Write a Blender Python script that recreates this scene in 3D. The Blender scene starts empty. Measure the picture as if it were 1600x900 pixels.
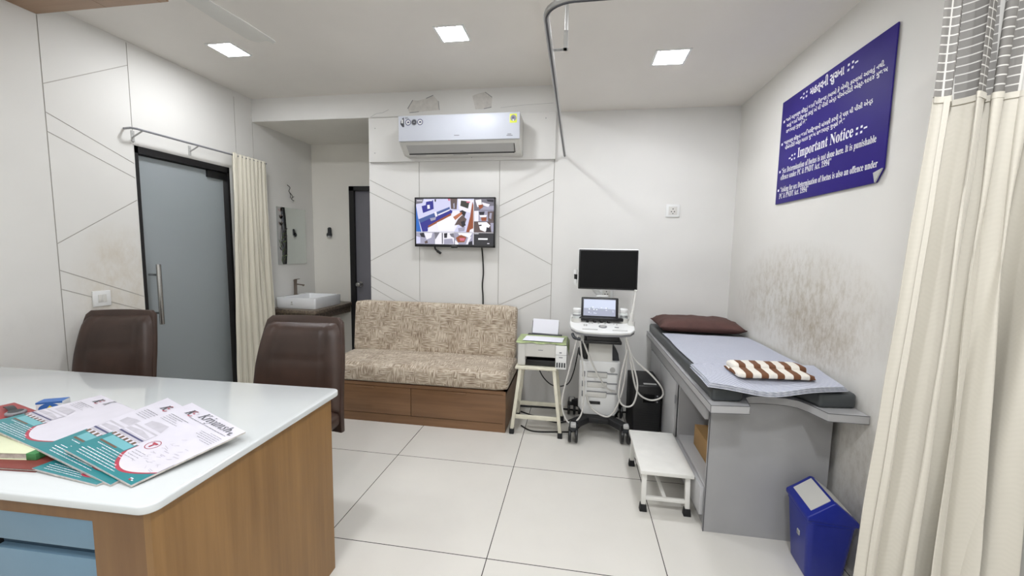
import bpy, bmesh, math, random
from mathutils import Vector, Matrix, noise
random.seed(7)
PI = math.pi
SC = bpy.context.scene
COL = SC.collection

# ------------------------------------------------------------------ camera, light, exposure
cam_d = bpy.data.cameras.new('camera')
cam_d.sensor_width = 36.0
cam_d.lens = 36.0 * 632.0 / 1600.0
cam_d.clip_start = 0.02
cam = bpy.data.objects.new('camera', cam_d); COL.objects.link(cam)
cam.matrix_world = Matrix(((0.98718675, -0.03191451, 0.15634508, 0.0),
                           (0.15865828, 0.09177293, -0.98305914, 0.0),
                           (0.01702561, 0.99526840, 0.09566052, 1.413),
                           (0, 0, 0, 1)))
SC.camera = cam
w = bpy.data.worlds.new('world'); SC.world = w; w.use_nodes = True
w.node_tree.nodes['Background'].inputs[0].default_value = (0.95, 0.97, 1, 1)
w.node_tree.nodes['Background'].inputs[1].default_value = 0.3
SC.view_settings.view_transform = 'Standard'
SC.view_settings.look = 'None'
SC.view_settings.gamma = 1.0
SC.view_settings.exposure = 0.54
SC.view_settings.use_curve_mapping = False
PANEL_STRENGTH = 86.0        # the three ceiling panels in view
REAR_WATTS = 12.0             # each ceiling panel behind and beside the camera
for lx, ly, lz, k in ((-0.85, 0.55, 2.80, 0.8), (0.52, 0.55, 2.575, 1.2), (-2.0, 0.2, 2.72, 0.8), (-0.85, -1.1, 2.80, 1.2), (0.52, -1.1, 2.575, 1.2)):
    ld = bpy.data.lights.new('ceiling_panel_lamp', 'AREA'); ld.shape = 'SQUARE'; ld.size = 0.17
    ld.energy = REAR_WATTS * k; ld.color = (0.945, 0.967, 1.0)
    lo = bpy.data.objects.new('ceiling_panel_lamp', ld); COL.objects.link(lo); lo.location = (lx, ly, lz)

# ------------------------------------------------------------------ helpers
def srgb(c):
    if isinstance(c, str): c = [int(c[i:i+2], 16) for i in (0, 2, 4)]
    r = []
    for v in c:
        v /= 255.0
        r.append(v / 12.92 if v <= 0.04045 else ((v + 0.055) / 1.055) ** 2.4)
    return (*r, 1.0)

MATS = {}
class N:
    def __init__(s, name):
        s.m = bpy.data.materials.new(name); s.m.use_nodes = True
        s.t = s.m.node_tree; s.b = s.t.nodes['Principled BSDF']
        s.tc = s.t.nodes.new('ShaderNodeTexCoord')
    def new(s, typ, **kw):
        n = s.t.nodes.new(typ)
        for k, v in kw.items(): setattr(n, k, v)
        return n
    def link(s, a, b): s.t.links.new(a, b)
    def mapping(s, scale=(1, 1, 1), src='UV', rot=(0, 0, 0), loc=(0, 0, 0)):
        n = s.new('ShaderNodeMapping'); n.inputs['Scale'].default_value = scale
        n.inputs['Rotation'].default_value = rot; n.inputs['Location'].default_value = loc
        s.link(s.tc.outputs[src], n.inputs[0]); return n.outputs[0]
    def noise(s, vec, scale, detail=3, rough=0.5):
        n = s.new('ShaderNodeTexNoise'); n.inputs['Scale'].default_value = scale
        n.inputs['Detail'].default_value = detail; n.inputs['Roughness'].default_value = rough
        if vec is not None: s.link(vec, n.inputs['Vector'])
        return n.outputs['Fac']
    def ramp(s, fac, stops):
        n = s.new('ShaderNodeValToRGB'); e = n.color_ramp.elements
        while len(e) < len(stops): e.new(0.5)
        for i, (p, c) in enumerate(stops):
            e[i].position = p; e[i].color = c if len(c) == 4 else (*c, 1)
        s.link(fac, n.inputs[0]); return n.outputs[0]
    def mix(s, fac, a, b, blend='MIX'):
        n = s.new('ShaderNodeMix', data_type='RGBA', blend_type=blend)
        for sock, v in ((n.inputs[0], fac), (n.inputs[6], a), (n.inputs[7], b)):
            if isinstance(v, (int, float, tuple)): sock.default_value = v
            else: s.link(v, sock)
        return n.outputs[2]
    def math(s, op, a, b=0.0, c=0.0):
        n = s.new('ShaderNodeMath', operation=op)
        for i, v in enumerate((a, b, c)):
            if isinstance(v, (int, float)): n.inputs[i].default_value = v
            else: s.link(v, n.inputs[i])
        return n.outputs[0]
    def bump(s, h, strength=0.2, dist=0.002):
        n = s.new('ShaderNodeBump'); n.inputs['Strength'].default_value = strength
        n.inputs['Distance'].default_value = dist; s.link(h, n.inputs['Height'])
        s.link(n.outputs[0], s.b.inputs['Normal'])

def mat(name, col, rough=0.5, metal=0.0, var=0.06, vs=6.0, bump=0.0, bs=80.0, coat=0.0, spec=0.5):
    if name in MATS: return MATS[name]
    n = N(name); c = srgb(col)
    n.b.inputs['Roughness'].default_value = rough; n.b.inputs['Metallic'].default_value = metal
    n.b.inputs['Specular IOR Level'].default_value = spec
    if coat: n.b.inputs['Coat Weight'].default_value = coat; n.b.inputs['Coat Roughness'].default_value = 0.08
    f = n.noise(n.mapping(src='Object'), vs, 4)
    d = tuple(max(0, v * (1 - var)) for v in c[:3]) + (1,); l = tuple(min(1, v * (1 + var)) for v in c[:3]) + (1,)
    n.link(n.ramp(f, [(0.3, d), (0.7, l)]), n.b.inputs['Base Color'])
    if bump: n.bump(n.noise(n.mapping(src='Object'), bs, 3), bump)
    MATS[name] = n.m; return n.m

def emit(name, col, strength=1.0):
    if name in MATS: return MATS[name]
    n = N(name); n.b.inputs['Base Color'].default_value = (0.02, 0.02, 0.02, 1)
    n.b.inputs['Emission Color'].default_value = srgb(col); n.b.inputs['Emission Strength'].default_value = strength
    n.b.inputs['Roughness'].default_value = 0.25
    MATS[name] = n.m; return n.m

# --- surfaces of the room
def wall_mat(name, col, stains_shade=None):
    n = N(name); c = srgb(col)
    n.b.inputs['Roughness'].default_value = 0.62; n.b.inputs['Specular IOR Level'].default_value = 0.3
    v = n.mapping(src='Object')
    base = n.ramp(n.noise(v, 2.2, 5), [(0.3, tuple(x * 0.955 for x in c[:3])), (0.7, c[:3])])
    if stains_shade:
        for (yc, zc, ry, rz, tone, amt, sc) in stains_shade:
            s = n.new('ShaderNodeSeparateXYZ'); n.link(v, s.inputs[0])
            dy = n.math('DIVIDE', n.math('SUBTRACT', s.outputs[1], yc), ry)
            dz = n.math('DIVIDE', n.math('SUBTRACT', s.outputs[2], zc), rz)
            d = n.math('ADD', n.math('MULTIPLY', dy, dy), n.math('MULTIPLY', dz, dz))
            area = n.math('SUBTRACT', 1.0, d); area = n.math('MAXIMUM', area, 0.0)
            mp = n.mapping(scale=(1, 1.0, 0.55), src='Object')
            sp = n.ramp(n.noise(mp, sc, 8, 0.72), [(0.44, (0, 0, 0)), (0.66, (1, 1, 1))])
            soft = n.ramp(n.noise(v, 5, 3), [(0.35, (0.12, 0.12, 0.12)), (0.75, (0.5, 0.5, 0.5))])
            f = n.math('MULTIPLY', area, n.math('MULTIPLY', n.math('ADD', n.math('MULTIPLY', sp, 0.75), soft), amt))
            base = n.mix(n.math('MINIMUM', f, 0.85), base, srgb(tone))
    n.link(base, n.b.inputs['Base Color'])
    n.bump(n.noise(v, 35, 4), 0.06, 0.002)
    return n.m
M_WALL = wall_mat('cream_wall_paint', 'e3e2df')
M_WALL_L = wall_mat('cream_wall_laminate', 'e3e2de', [(2.35, 1.15, 0.30, 0.42, 'b8a684', 0.5, 6), (2.0, 0.75, 0.5, 0.35, '9d978f', 0.25, 3)])  # yellowing beside the door, then a grey shadow painted low on the wall
M_WALL_R = wall_mat('cream_wall_stained', 'e2e0db', [(2.60, 1.12, 0.85, 0.38, '9a8b6c', 0.62, 30), (2.35, 0.98, 0.45, 0.22, '8d7a58', 0.55, 42), (1.95, 0.45, 0.35, 0.4, '9a9082', 0.4, 34)])
M_ALC = wall_mat('alcove_paint', 'eeebe3')
M_CEIL = wall_mat('ceiling_paint', 'e9e5df')
M_PATCH = mat('bare_plaster', 'd0cdc8', 0.8, var=0.08, vs=25)

M_GROOVE_SHADE = mat('groove_shade_grey', 'b3afa8', 0.7, var=0.05)  # greyer colour on the wall cuts paints in the shade of the grooves

def floor_mat():
    n = N('vitrified_tiles'); v = n.mapping(src='Object')
    s = n.new('ShaderNodeSeparateXYZ'); n.link(v, s.inputs[0])
    def line(o, off):
        a = n.math('FRACT', n.math('DIVIDE', n.math('ADD', o, off), 0.8))
        d = n.math('ABSOLUTE', n.math('SUBTRACT', a, 0.5))
        return n.math('GREATER_THAN', d, 0.5 - 0.0021 / 0.8 * 1.0)
    g = n.math('MAXIMUM', line(s.outputs[0], 0.365 + 8), line(s.outputs[1], -2.489 + 8))
    c = srgb('dbd8d1')
    base = n.ramp(n.noise(v, 1.6, 6, 0.6), [(0.3, tuple(x * 0.93 for x in c[:3])), (0.7, c[:3])])
    n.link(n.mix(g, base, srgb('3a3633')), n.b.inputs['Base Color'])
    n.link(n.ramp(n.noise(v, 4, 4), [(0.3, (0.13,) * 3), (0.7, (0.24,) * 3)]), n.b.inputs['Roughness'])
    n.b.inputs['Specular IOR Level'].default_value = 0.42
    return n.m
M_FLOOR = floor_mat()

def wood_mat(name, c0, c1, rough=0.42, horiz=False, scale=1.0):
    n = N(name); sc = (1.1, 22, 1) if horiz else (22, 1.1, 1)
    v = n.mapping(scale=tuple(x * scale for x in sc))
    f = n.noise(v, 1.0, 7, 0.62)
    big = n.noise(n.mapping(scale=tuple(x * scale for x in ((0.7, 3.5, 1) if horiz else (3.5, 0.7, 1)))), 1.6, 3)
    f2 = n.math('ADD', n.math('MULTIPLY', f, 0.55), n.math('MULTIPLY', big, 0.45))
    n.link(n.ramp(f2, [(0.32, srgb(c0)), (0.68, srgb(c1))]), n.b.inputs['Base Color'])
    n.b.inputs['Roughness'].default_value = rough; n.bump(f, 0.03, 0.001)
    return n.m
M_DESKWOOD = wood_mat('desk_walnut_laminate', '74532b', '9c7646')
M_DESKDARK = wood_mat('desk_dark_edge_laminate', '6b4a2c', '81603b')
M_SOFAWOOD = wood_mat('sofa_walnut_laminate', '684a32', '8d6a4b', horiz=True)
M_CEILWOOD = wood_mat('ceiling_wood_laminate', '8d7058', 'a5876c', horiz=True)

def fabric_sofa():
    n = N('woven_sofa_fabric')
    uv = n.mapping(scale=(1, 1, 1))
    ck = n.new('ShaderNodeTexVoronoi'); ck.distance = 'CHEBYCHEV'; ck.inputs['Scale'].default_value = 17; ck.inputs['Randomness'].default_value = 0.75
    n.link(uv, ck.inputs['Vector'])
    sel = n.math('GREATER_THAN', ck.outputs['Color'], 0.5)
    h = n.noise(n.mapping(scale=(15, 125, 1)), 1.0, 3, 0.55)
    vv = n.noise(n.mapping(scale=(125, 15, 1)), 1.0, 3, 0.55)
    mx = n.new('ShaderNodeMix', data_type='FLOAT'); n.link(sel, mx.inputs[0]); n.link(h, mx.inputs[2]); n.link(vv, mx.inputs[3])
    big = n.noise(uv, 7, 3)
    f = n.math('ADD', n.math('MULTIPLY', mx.outputs[0], 0.78), n.math('MULTIPLY', big, 0.22))
    n.link(n.ramp(f, [(0.36, srgb('7d6b5b')), (0.47, srgb('aa9a86')), (0.60, srgb('d3c8b7'))]), n.b.inputs['Base Color'])
    n.b.inputs['Roughness'].default_value = 0.75; n.bump(mx.outputs[0], 0.25, 0.002)
    n.b.inputs['Sheen Weight'].default_value = 0.15
    return n.m
M_SOFA = fabric_sofa()

def stripe_mat(name, ca, cb, axis, period, duty, wob=0.0, skew=0.0, ramp_soft=0.0):
    n = N(name); v = n.mapping(src='Object'); s = n.new('ShaderNodeSeparateXYZ'); n.link(v, s.inputs[0])
    o = s.outputs[axis]
    o = n.math('ADD', o, n.math('MULTIPLY', s.outputs[1 - axis], skew))
    if wob: o = n.math('ADD', o, n.math('MULTIPLY', n.noise(v, 6, 2), wob))
    f = n.math('LESS_THAN', n.math('FRACT', n.math('DIVIDE', n.math('ADD', o, 10), period)), duty)
    nz = n.noise(v, 90, 2)
    n.link(n.mix(f, n.mix(nz, srgb(cb), tuple(x * 0.85 for x in srgb(cb)[:3]) + (1,)), srgb(ca)), n.b.inputs['Base Color'])
    n.b.inputs['Roughness'].default_value = 0.85; n.bump(n.noise(v, 120, 2), 0.25, 0.001)
    return n.m
M_SHEET = stripe_mat('navy_pinstripe_cotton', '67718c', 'd8dae4', 1, 0.0125, 0.36, 0.004)
M_SHEET2 = stripe_mat('navy_striped_cotton', '6b7590', 'd8dae4', 1, 0.0125, 0.36, 0.0, 0.30)
M_TOWEL = stripe_mat('brown_white_towel', '70492f', 'ebe6dc', 0, 0.0690, 0.46, 0.002, -0.06)

def curtain_mat(name, c, scale=120):
    n = N(name); cc = srgb(c)
    u = n.mapping(scale=(1, 1, 1))
    s = n.new('ShaderNodeSeparateXYZ'); n.link(u, s.inputs[0])
    zig = n.math('ABSOLUTE', n.math('SUBTRACT', n.math('FRACT', n.math('MULTIPLY', s.outputs[0], 30)), 0.5))
    z = n.math('SINE', n.math('MULTIPLY', n.math('ADD', s.outputs[1], n.math('MULTIPLY', zig, 0.03)), 420))
    f = n.math('ADD', n.math('MULTIPLY', z, 0.25), 0.5)
    n.link(n.ramp(f, [(0.2, tuple(x * 0.975 for x in cc[:3])), (0.8, cc[:3])]), n.b.inputs['Base Color'])
    n.b.inputs['Roughness'].default_value = 0.6; n.b.inputs['Sheen Weight'].default_value = 0.2
    n.bump(z, 0.05, 0.001)
    return n.m
M_CURT = curtain_mat('cream_curtain_cloth', 'cbc6ba')
M_CURT2 = curtain_mat('cream_door_curtain_cloth', 'd8d3c3')

def net_mat():
    n = N('white_curtain_netting'); s = n.new('ShaderNodeSeparateXYZ'); n.link(n.mapping(), s.inputs[0])
    def ln(o, per, wd): return n.math('LESS_THAN', n.math('FRACT', n.math('DIVIDE', n.math('ADD', o, 10), per)), wd / per)
    big = n.math('MAXIMUM', ln(s.outputs[0], 0.047, 0.006), ln(s.outputs[1], 0.0235, 0.0035))
    n.link(n.mix(big, srgb('8f8c88'), srgb('d5d3ce')), n.b.inputs['Base Color']); n.b.inputs['Roughness'].default_value = 0.7
    n.link(n.math('ADD', n.math('MULTIPLY', big, 0.3), 0.62), n.b.inputs['Alpha'])
    return n.m
M_NET = net_mat()

def leather_mat():
    n = N('dark_brown_leather'); v = n.mapping(src='Object')
    n.link(n.ramp(n.noise(v, 5, 5), [(0.3, srgb('33251f')), (0.75, srgb('49362e'))]), n.b.inputs['Base Color'])
    n.b.inputs['Roughness'].default_value = 0.42
    n.bump(n.noise(v, 160, 4), 0.12, 0.001); return n.m
M_LEATHER = leather_mat()

def stone_mat():
    n = N('brown_granite'); v = n.mapping(src='Object')
    n.link(n.ramp(n.noise(v, 45, 6, 0.7), [(0.35, srgb('4a4038')), (0.65, srgb('8a7c6c'))]), n.b.inputs['Base Color'])
    n.b.inputs['Roughness'].default_value = 0.3; return n.m
M_STONE = stone_mat()

def frost_mat():
    n = N('grey_frosted_glass')
    n.b.inputs['Base Color'].default_value = srgb('b4bcc0'); n.b.inputs['Roughness'].default_value = 0.38
    n.b.inputs['Transmission Weight'].default_value = 0.45; n.b.inputs['IOR'].default_value = 1.45
    n.bump(n.noise(n.mapping(src='Object'), 160, 2), 0.05, 0.001); return n.m
M_FROST = frost_mat()

def clear_mat(name, col, rough=0.05):
    n = N(name); n.b.inputs['Base Color'].default_value = srgb(col); n.b.inputs['Roughness'].default_value = rough
    n.b.inputs['Transmission Weight'].default_value = 0.85; n.b.inputs['IOR'].default_value = 1.3
    return n.m

M_WHITE = mat('white_plastic', 'e6e7e6', 0.35, var=0.02)
M_WHITE2 = mat('cool_white_plastic', 'c9cdd7', 0.42, var=0.015)
M_OFFW = mat('off_white_plastic', 'd5d4cf', 0.4, var=0.03)
M_LGREY = mat('light_grey_plastic', 'b4b4b2', 0.45, var=0.03)
M_MGREY = mat('mid_grey_plastic', '85868a', 0.45, var=0.04)
M_BLACK = mat('black_plastic', '131315', 0.32, var=0.1)
M_BLACKM = mat('matte_black_plastic', '18181a', 0.6, var=0.1)
M_SCREENOFF = mat('dark_display_glass', '0b0b0d', 0.3, var=0.02, spec=0.15)
M_CHROME = mat('brushed_steel', 'b9b9b8', 0.25, metal=1.0, var=0.06)
M_ALU = mat('aluminium_channel', 'a9a9a8', 0.35, metal=0.9, var=0.05)
M_DALU = mat('dark_channel_slot', '45464a', 0.5, metal=0.4)
M_IVORY = mat('ivory_enamel_paint', 'dcd8c6', 0.4, var=0.06, vs=20)
M_STEPW = mat('worn_white_enamel', 'e2e1dc', 0.42, var=0.04, vs=12)
M_RUBBER = mat('black_rubber', '17171a', 0.7)
M_GREYLAM = mat('grey_laminate', 'a3a3a4', 0.42, var=0.05, vs=3)
M_GREYLAM2 = mat('pale_grey_laminate', 'b6b6b7', 0.42, var=0.04, vs=3)
M_EDGE = mat('dark_grey_edging', '5d5d60', 0.5)
M_VINYL = mat('black_vinyl', '44484a', 0.38, var=0.1, bump=0.15, bs=60)
M_PILLOW = mat('brown_pillow_cotton', '583c37', 0.8, var=0.12, vs=18, bump=0.3, bs=25)
M_BLUEBIN = mat('blue_plastic', '16278f', 0.36, var=0.05)
M_CARD = mat('brown_cardboard', '9e7c4e', 0.8, var=0.08)
M_SIGN = mat('deep_blue_acrylic', '2d2078', 0.55, var=0.04, spec=0.2)
M_TEXTW = mat('white_lettering', 'e8e8f0', 0.5, var=0.0)
M_TEXTD = mat('dark_lettering', '43454c', 0.5, var=0.0)
M_TEXTG = mat('grey_lettering', '85868c', 0.5, var=0.0)
M_DRAWBLUE = mat('grey_blue_laminate', '6f8da2', 0.4, var=0.03)
M_QUARTZ = mat('white_glass_top', 'd0d4d5', 0.07, var=0.012, coat=0.3)
M_BLACKFRAME = mat('black_frame_paint', '19181a', 0.4)
M_DOORGREY = mat('grey_door_laminate', '7b7a82', 0.5, var=0.04)
M_CERAMIC = mat('white_ceramic', 'eef0f2', 0.12, var=0.0)
M_MIRROR = mat('mirror_silver', 'd3dad9', 0.03, metal=1.0, var=0.0)
M_BRONZE = mat('brushed_bronze', '8c8076', 0.3, metal=0.9)
M_DKGREY = mat('dark_grey_plastic', '2f3236', 0.45)
M_GREENLID = mat('pale_green_cloth', 'a4b284', 0.7, var=0.12, vs=40, bump=0.2, bs=90)
M_PAPER = mat('white_paper', 'e9e9f2', 0.7, var=0.01)
M_CABLEW = mat('grey_white_cable', 'cfcdc8', 0.45)
M_CABLEB = mat('black_cable', '141414', 0.5)
M_GEL = mat('translucent_bottle', 'd6dad8', 0.25, var=0.03)
M_TEAL = mat('teal_print', '2b7d83', 0.3, var=0.06, vs=14)
M_TEAL2 = mat('pale_teal_print', '6aaab2', 0.3, var=0.05)
M_COVER = mat('glossy_white_print', 'cfccd6', 0.28, var=0.03, vs=20)
M_PRGREY = mat('grey_print', 'b7b4bd', 0.3, var=0.1, vs=30)
M_PRRED = mat('red_print', 'a83a4c', 0.35)
M_PRBROWN = mat('brown_print', '6a5345', 0.35)
M_PRNAVY = mat('navy_print', '4a4a72', 0.35)
M_PAGES = mat('paper_edges', 'c4beb6', 0.8, var=0.25, vs=60)

class MB:
    """collects shapes into one mesh; .mi is the material slot of what comes next"""
    def __init__(s): s.bm = bmesh.new(); s.mi = 0
    def _done(s, n0):
        s.bm.faces.ensure_lookup_table()
        for f in s.bm.faces[n0:]: f.material_index = s.mi
    def box(s, x0, x1, y0, y1, z0, z1, bev=0.0, seg=2, rot=None, piv=None):
        t = bmesh.new(); bmesh.ops.create_cube(t, size=1.0)
        for v in t.verts: v.co = Vector(((x0 + x1) / 2 + v.co.x * (x1 - x0), (y0 + y1) / 2 + v.co.y * (y1 - y0), (z0 + z1) / 2 + v.co.z * (z1 - z0)))
        if bev: bmesh.ops.bevel(t, geom=t.edges[:], offset=min(bev, 0.49 * min(abs(x1 - x0), abs(y1 - y0), abs(z1 - z0))), segments=seg, profile=0.5, affect='EDGES')
        s.merge(t, rot, piv); return s
    def merge(s, t, rot=None, piv=None):
        if rot is not None:
            p = Vector(piv or (0, 0, 0))
            for v in t.verts: v.co = p + rot @ (v.co - p)
        n0 = len(s.bm.faces)
        me = bpy.data.meshes.new('tmp'); t.to_mesh(me); t.free(); s.bm.from_mesh(me); bpy.data.meshes.remove(me)
        s._done(n0)
    def prism(s, poly, axis, d0, d1, bev=0.0, seg=2):
        """poly of 2d points in the other two axes (in x,y,z order), extruded along axis"""
        t = bmesh.new()
        def P(a, b, d): return {0: (d, a, b), 1: (a, d, b), 2: (a, b, d)}[axis]
        vs = [t.verts.new(P(a, b, d0)) for a, b in poly]; f = t.faces.new(vs)
        r = bmesh.ops.extrude_face_region(t, geom=[f])
        nv = [e for e in r['geom'] if isinstance(e, bmesh.types.BMVert)]
        dv = Vector(P(0, 0, d1 - d0)) - Vector(P(0, 0, 0))
        for v in nv: v.co += dv
        bmesh.ops.recalc_face_normals(t, faces=t.faces[:])
        if bev: bmesh.ops.bevel(t, geom=[e for e in t.edges if len(e.link_faces) == 2 and e.calc_face_angle(0) > 0.6], offset=bev, segments=seg, profile=0.5, affect='EDGES')
        s.merge(t); return s
    def tube(s, pts, r, n=8, smooth=0, caps=True):
        pts = [Vector(p) for p in pts]
        if smooth:
            q = []
            P = [pts[0]] + pts + [pts[-1]]
            for i in range(1, len(P) - 2):
                for k in range(smooth):
                    t = k / smooth; a, b, c, d = P[i - 1], P[i], P[i + 1], P[i + 2]
                    q.append(0.5 * ((2 * b) + (c - a) * t + (2 * a - 5 * b + 4 * c - d) * t * t + (3 * b - a - 3 * c + d) * t ** 3))
            q.append(pts[-1]); pts = q
        n0 = len(s.bm.faces); rings = []; up = None
        for i, p in enumerate(pts):
            d = (pts[min(i + 1, len(pts) - 1)] - pts[max(i - 1, 0)]).normalized()
            if up is None:
                up = d.orthogonal().normalized()
            up = (up - d * up.dot(d)).normalized(); sd = d.cross(up)
            rr = r(i / (len(pts) - 1)) if callable(r) else r
            rings.append([s.bm.verts.new(p + (up * math.cos(2 * PI * k / n) + sd * math.sin(2 * PI * k / n)) * rr) for k in range(n)])
        for a, b in zip(rings, rings[1:]):
            for k in range(n): s.bm.faces.new((a[k], a[(k + 1) % n], b[(k + 1) % n], b[k]))
        if caps: s.bm.faces.new(rings[0][::-1]); s.bm.faces.new(rings[-1])
        s._done(n0); return s
    def bar(s, p0, p1, wx, wy, up=(0, 0, 1), bev=0.0):
        p0, p1 = Vector(p0), Vector(p1); d = p1 - p0; L = d.length; z = d.normalized()
        u = Vector(up); 
        if abs(z.dot(u)) > 0.95: u = Vector((1, 0, 0))
        y = (u - z * z.dot(u)).normalized(); x = y.cross(z)
        t = bmesh.new(); bmesh.ops.create_cube(t, size=1.0)
        for v in t.verts: v.co = Vector((v.co.x * wx, v.co.y * wy, v.co.z * L))
        if bev: bmesh.ops.bevel(t, geom=t.edges[:], offset=bev, segments=2, profile=0.5, affect='EDGES')
        m = Matrix((x, y, z)).transposed(); mid = (p0 + p1) / 2
        for v in t.verts: v.co = mid + m @ v.co
        s.merge(t); return s
    def lathe(s, prof, c, n=24, axis=(0, 0, 1)):
        """prof: (radius, height) pairs along axis from c"""
        z = Vector(axis).normalized(); x = z.orthogonal().normalized(); y = z.cross(x); c = Vector(c)
        n0 = len(s.bm.faces); rings = []
        for r, h in prof:
            rings.append([s.bm.verts.new(c + z * h + (x * math.cos(2 * PI * k / n) + y * math.sin(2 * PI * k / n)) * max(r, 1e-5)) for k in range(n)])
        for a, b in zip(rings, rings[1:]):
            for k in range(n): s.bm.faces.new((a[k], a[(k + 1) % n], b[(k + 1) % n], b[k]))
        s.bm.faces.new(rings[0][::-1]); s.bm.faces.new(rings[-1])
        s._done(n0); return s
    def grid(s, fn, nu, nv, closed_u=False):
        n0 = len(s.bm.faces)
        V = [[s.bm.verts.new(fn(i / nu, j / nv)) for j in range(nv + 1)] for i in range(nu + (0 if closed_u else 1))]
        m = len(V)
        for i in range(nu):
            for j in range(nv):
                a, b = V[i], V[(i + 1) % m]
                s.bm.faces.new((a[j], b[j], b[j + 1], a[j + 1]))
        s._done(n0); return s
    def slab(s, fn, nu, nv, th):
        """a sheet fn(u,v) given thickness along -z"""
        n0 = len(s.bm.faces)
        T = [[s.bm.verts.new(Vector(fn(i / nu, j / nv))) for j in range(nv + 1)] for i in range(nu + 1)]
        B = [[s.bm.verts.new(v.co - Vector((0, 0, th))) for v in r] for r in T]
        for i in range(nu):
            for j in range(nv):
                s.bm.faces.new((T[i][j], T[i + 1][j], T[i + 1][j + 1], T[i][j + 1]))
                s.bm.faces.new((B[i][j + 1], B[i + 1][j + 1], B[i + 1][j], B[i][j]))
        for i in range(nu):
            s.bm.faces.new((T[i][0], B[i][0], B[i + 1][0], T[i + 1][0])); s.bm.faces.new((T[i + 1][nv], B[i + 1][nv], B[i][nv], T[i][nv]))
        for j in range(nv):
            s.bm.faces.new((T[0][j + 1], B[0][j + 1], B[0][j], T[0][j])); s.bm.faces.new((T[nu][j], B[nu][j], B[nu][j + 1], T[nu][j + 1]))
        s._done(n0); return s
    def soft(s, x0, x1, y0, y1, z0, z1, r, n=10, puff=0.0, wr=0.0, rot=None, piv=None, ws=8.0):
        t = bmesh.new(); bmesh.ops.create_cube(t, size=2.0)
        bmesh.ops.subdivide_edges(t, edges=t.edges[:], cuts=n, use_grid_fill=True)
        c = Vector(((x0 + x1) / 2, (y0 + y1) / 2, (z0 + z1) / 2)); h = Vector(((x1 - x0) / 2, (y1 - y0) / 2, (z1 - z0) / 2))
        for v in t.verts:
            p = Vector((v.co.x * h.x, v.co.y * h.y, v.co.z * h.z)); q = Vector([max(-(h[i] - r), min(h[i] - r, p[i])) for i in range(3)])
            # push grid lines towards the rim so the rounding is resolved
            d = p - q
            if d.length > 1e-9: p = q + d.normalized() * r
            u, vv = p.x / h.x, p.y / h.y
            if puff: p.z += puff * max(0, 1 - u * u) * max(0, 1 - vv * vv) * (1 if p.z > 0 else -0.0)
            if wr: p += Vector((0, 0, 1)) * wr * noise.noise((p + c) * ws)
            v.co = c + p
        s.merge(t, rot, piv); return s
    def text(s, body, M, height, width=None, bold=0.0, shear=0.0, depth=0.0):
        cu = bpy.data.curves.new('t', 'FONT'); cu.body = body; cu.offset = bold; cu.shear = shear; cu.extrude = depth; cu.resolution_u = 3
        o = bpy.data.objects.new('t', cu); COL.objects.link(o)
        dg = bpy.context.evaluated_depsgraph_get(); dg.update()
        me = bpy.data.meshes.new_from_object(o.evaluated_get(dg))
        bpy.data.objects.remove(o); bpy.data.curves.remove(cu)
        if not me.vertices: return s
        xs = [v.co.x for v in me.vertices]; x0, x1 = min(xs), max(xs)
        sx = (width / (x1 - x0)) if width else height
        for v in me.vertices: v.co = M @ Vector(((v.co.x - x0) * sx, v.co.y * height, v.co.z))
        n0 = len(s.bm.faces); s.bm.from_mesh(me); bpy.data.meshes.remove(me); s._done(n0); return s
    def poly(s, pts):
        n0 = len(s.bm.faces); s.bm.faces.new([s.bm.verts.new(p) for p in pts]); s._done(n0); return s

XF = {}
def root_of(o):
    while o.parent: o = o.parent
    return o
def build(mb, name, mats, parent=None, smooth=35, label=None):
    if not isinstance(mats, (list, tuple)): mats = [mats]
    me = bpy.data.meshes.new(name); bm = mb.bm
    bmesh.ops.recalc_face_normals(bm, faces=bm.faces[:]) if getattr(mb, 'recalc', True) else None
    uv = bm.loops.layers.uv.new('UVMap')
    if not getattr(mb, 'uvfn', None):
        for f in bm.faces:
            n = f.normal; a = max(range(3), key=lambda i: abs(n[i]))
            for l in f.loops:
                c = l.vert.co; l[uv].uv = ((c.y, c.z), (c.x, c.z), (c.x, c.y))[a]
    else:
        for f in bm.faces:
            for l in f.loops: l[uv].uv = mb.uvfn(l.vert.co)
    o = bpy.data.objects.new(name, me); COL.objects.link(o)
    if parent is not None:
        rt = root_of(parent); off, local = XF[rt.name]
        if not local:
            for v in bm.verts: v.co -= off
        o.parent = parent
    elif not getattr(mb, 'keep_origin', False):
        xs = [v.co for v in bm.verts]
        off = Vector(((min(v.x for v in xs) + max(v.x for v in xs)) / 2, (min(v.y for v in xs) + max(v.y for v in xs)) / 2, min(v.z for v in xs)))
        for v in bm.verts: v.co -= off
        o.location = off; XF[o.name] = (off, False)
    else:
        XF[o.name] = (Vector(), False)
    bm.to_mesh(me); bm.free()
    for m in mats: me.materials.append(m)
    if smooth:
        me.shade_smooth(); me.set_sharp_from_angle(angle=math.radians(smooth))
    if label: o['label'] = label
    return o
def thing(name, label, cat, loc, rotz=0.0, group=None, local=False):
    o = bpy.data.objects.new(name, None); COL.objects.link(o); o.empty_display_size = 0.1
    o.location = loc; o.rotation_euler = (0, 0, rotz); o['label'] = label; o['category'] = cat
    if group: o['group'] = group
    XF[o.name] = (Vector(loc), local); return o
def tag(o, label, cat, group=None):
    o['label'] = label; o['category'] = cat
    if group: o['group'] = group
    return o
def struct(mb, name, mats, parent=None, smooth=35):
    mb.keep_origin = True
    o = build(mb, name, mats, parent, smooth)
    if parent is None: o['kind'] = 'structure'
    return o
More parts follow.
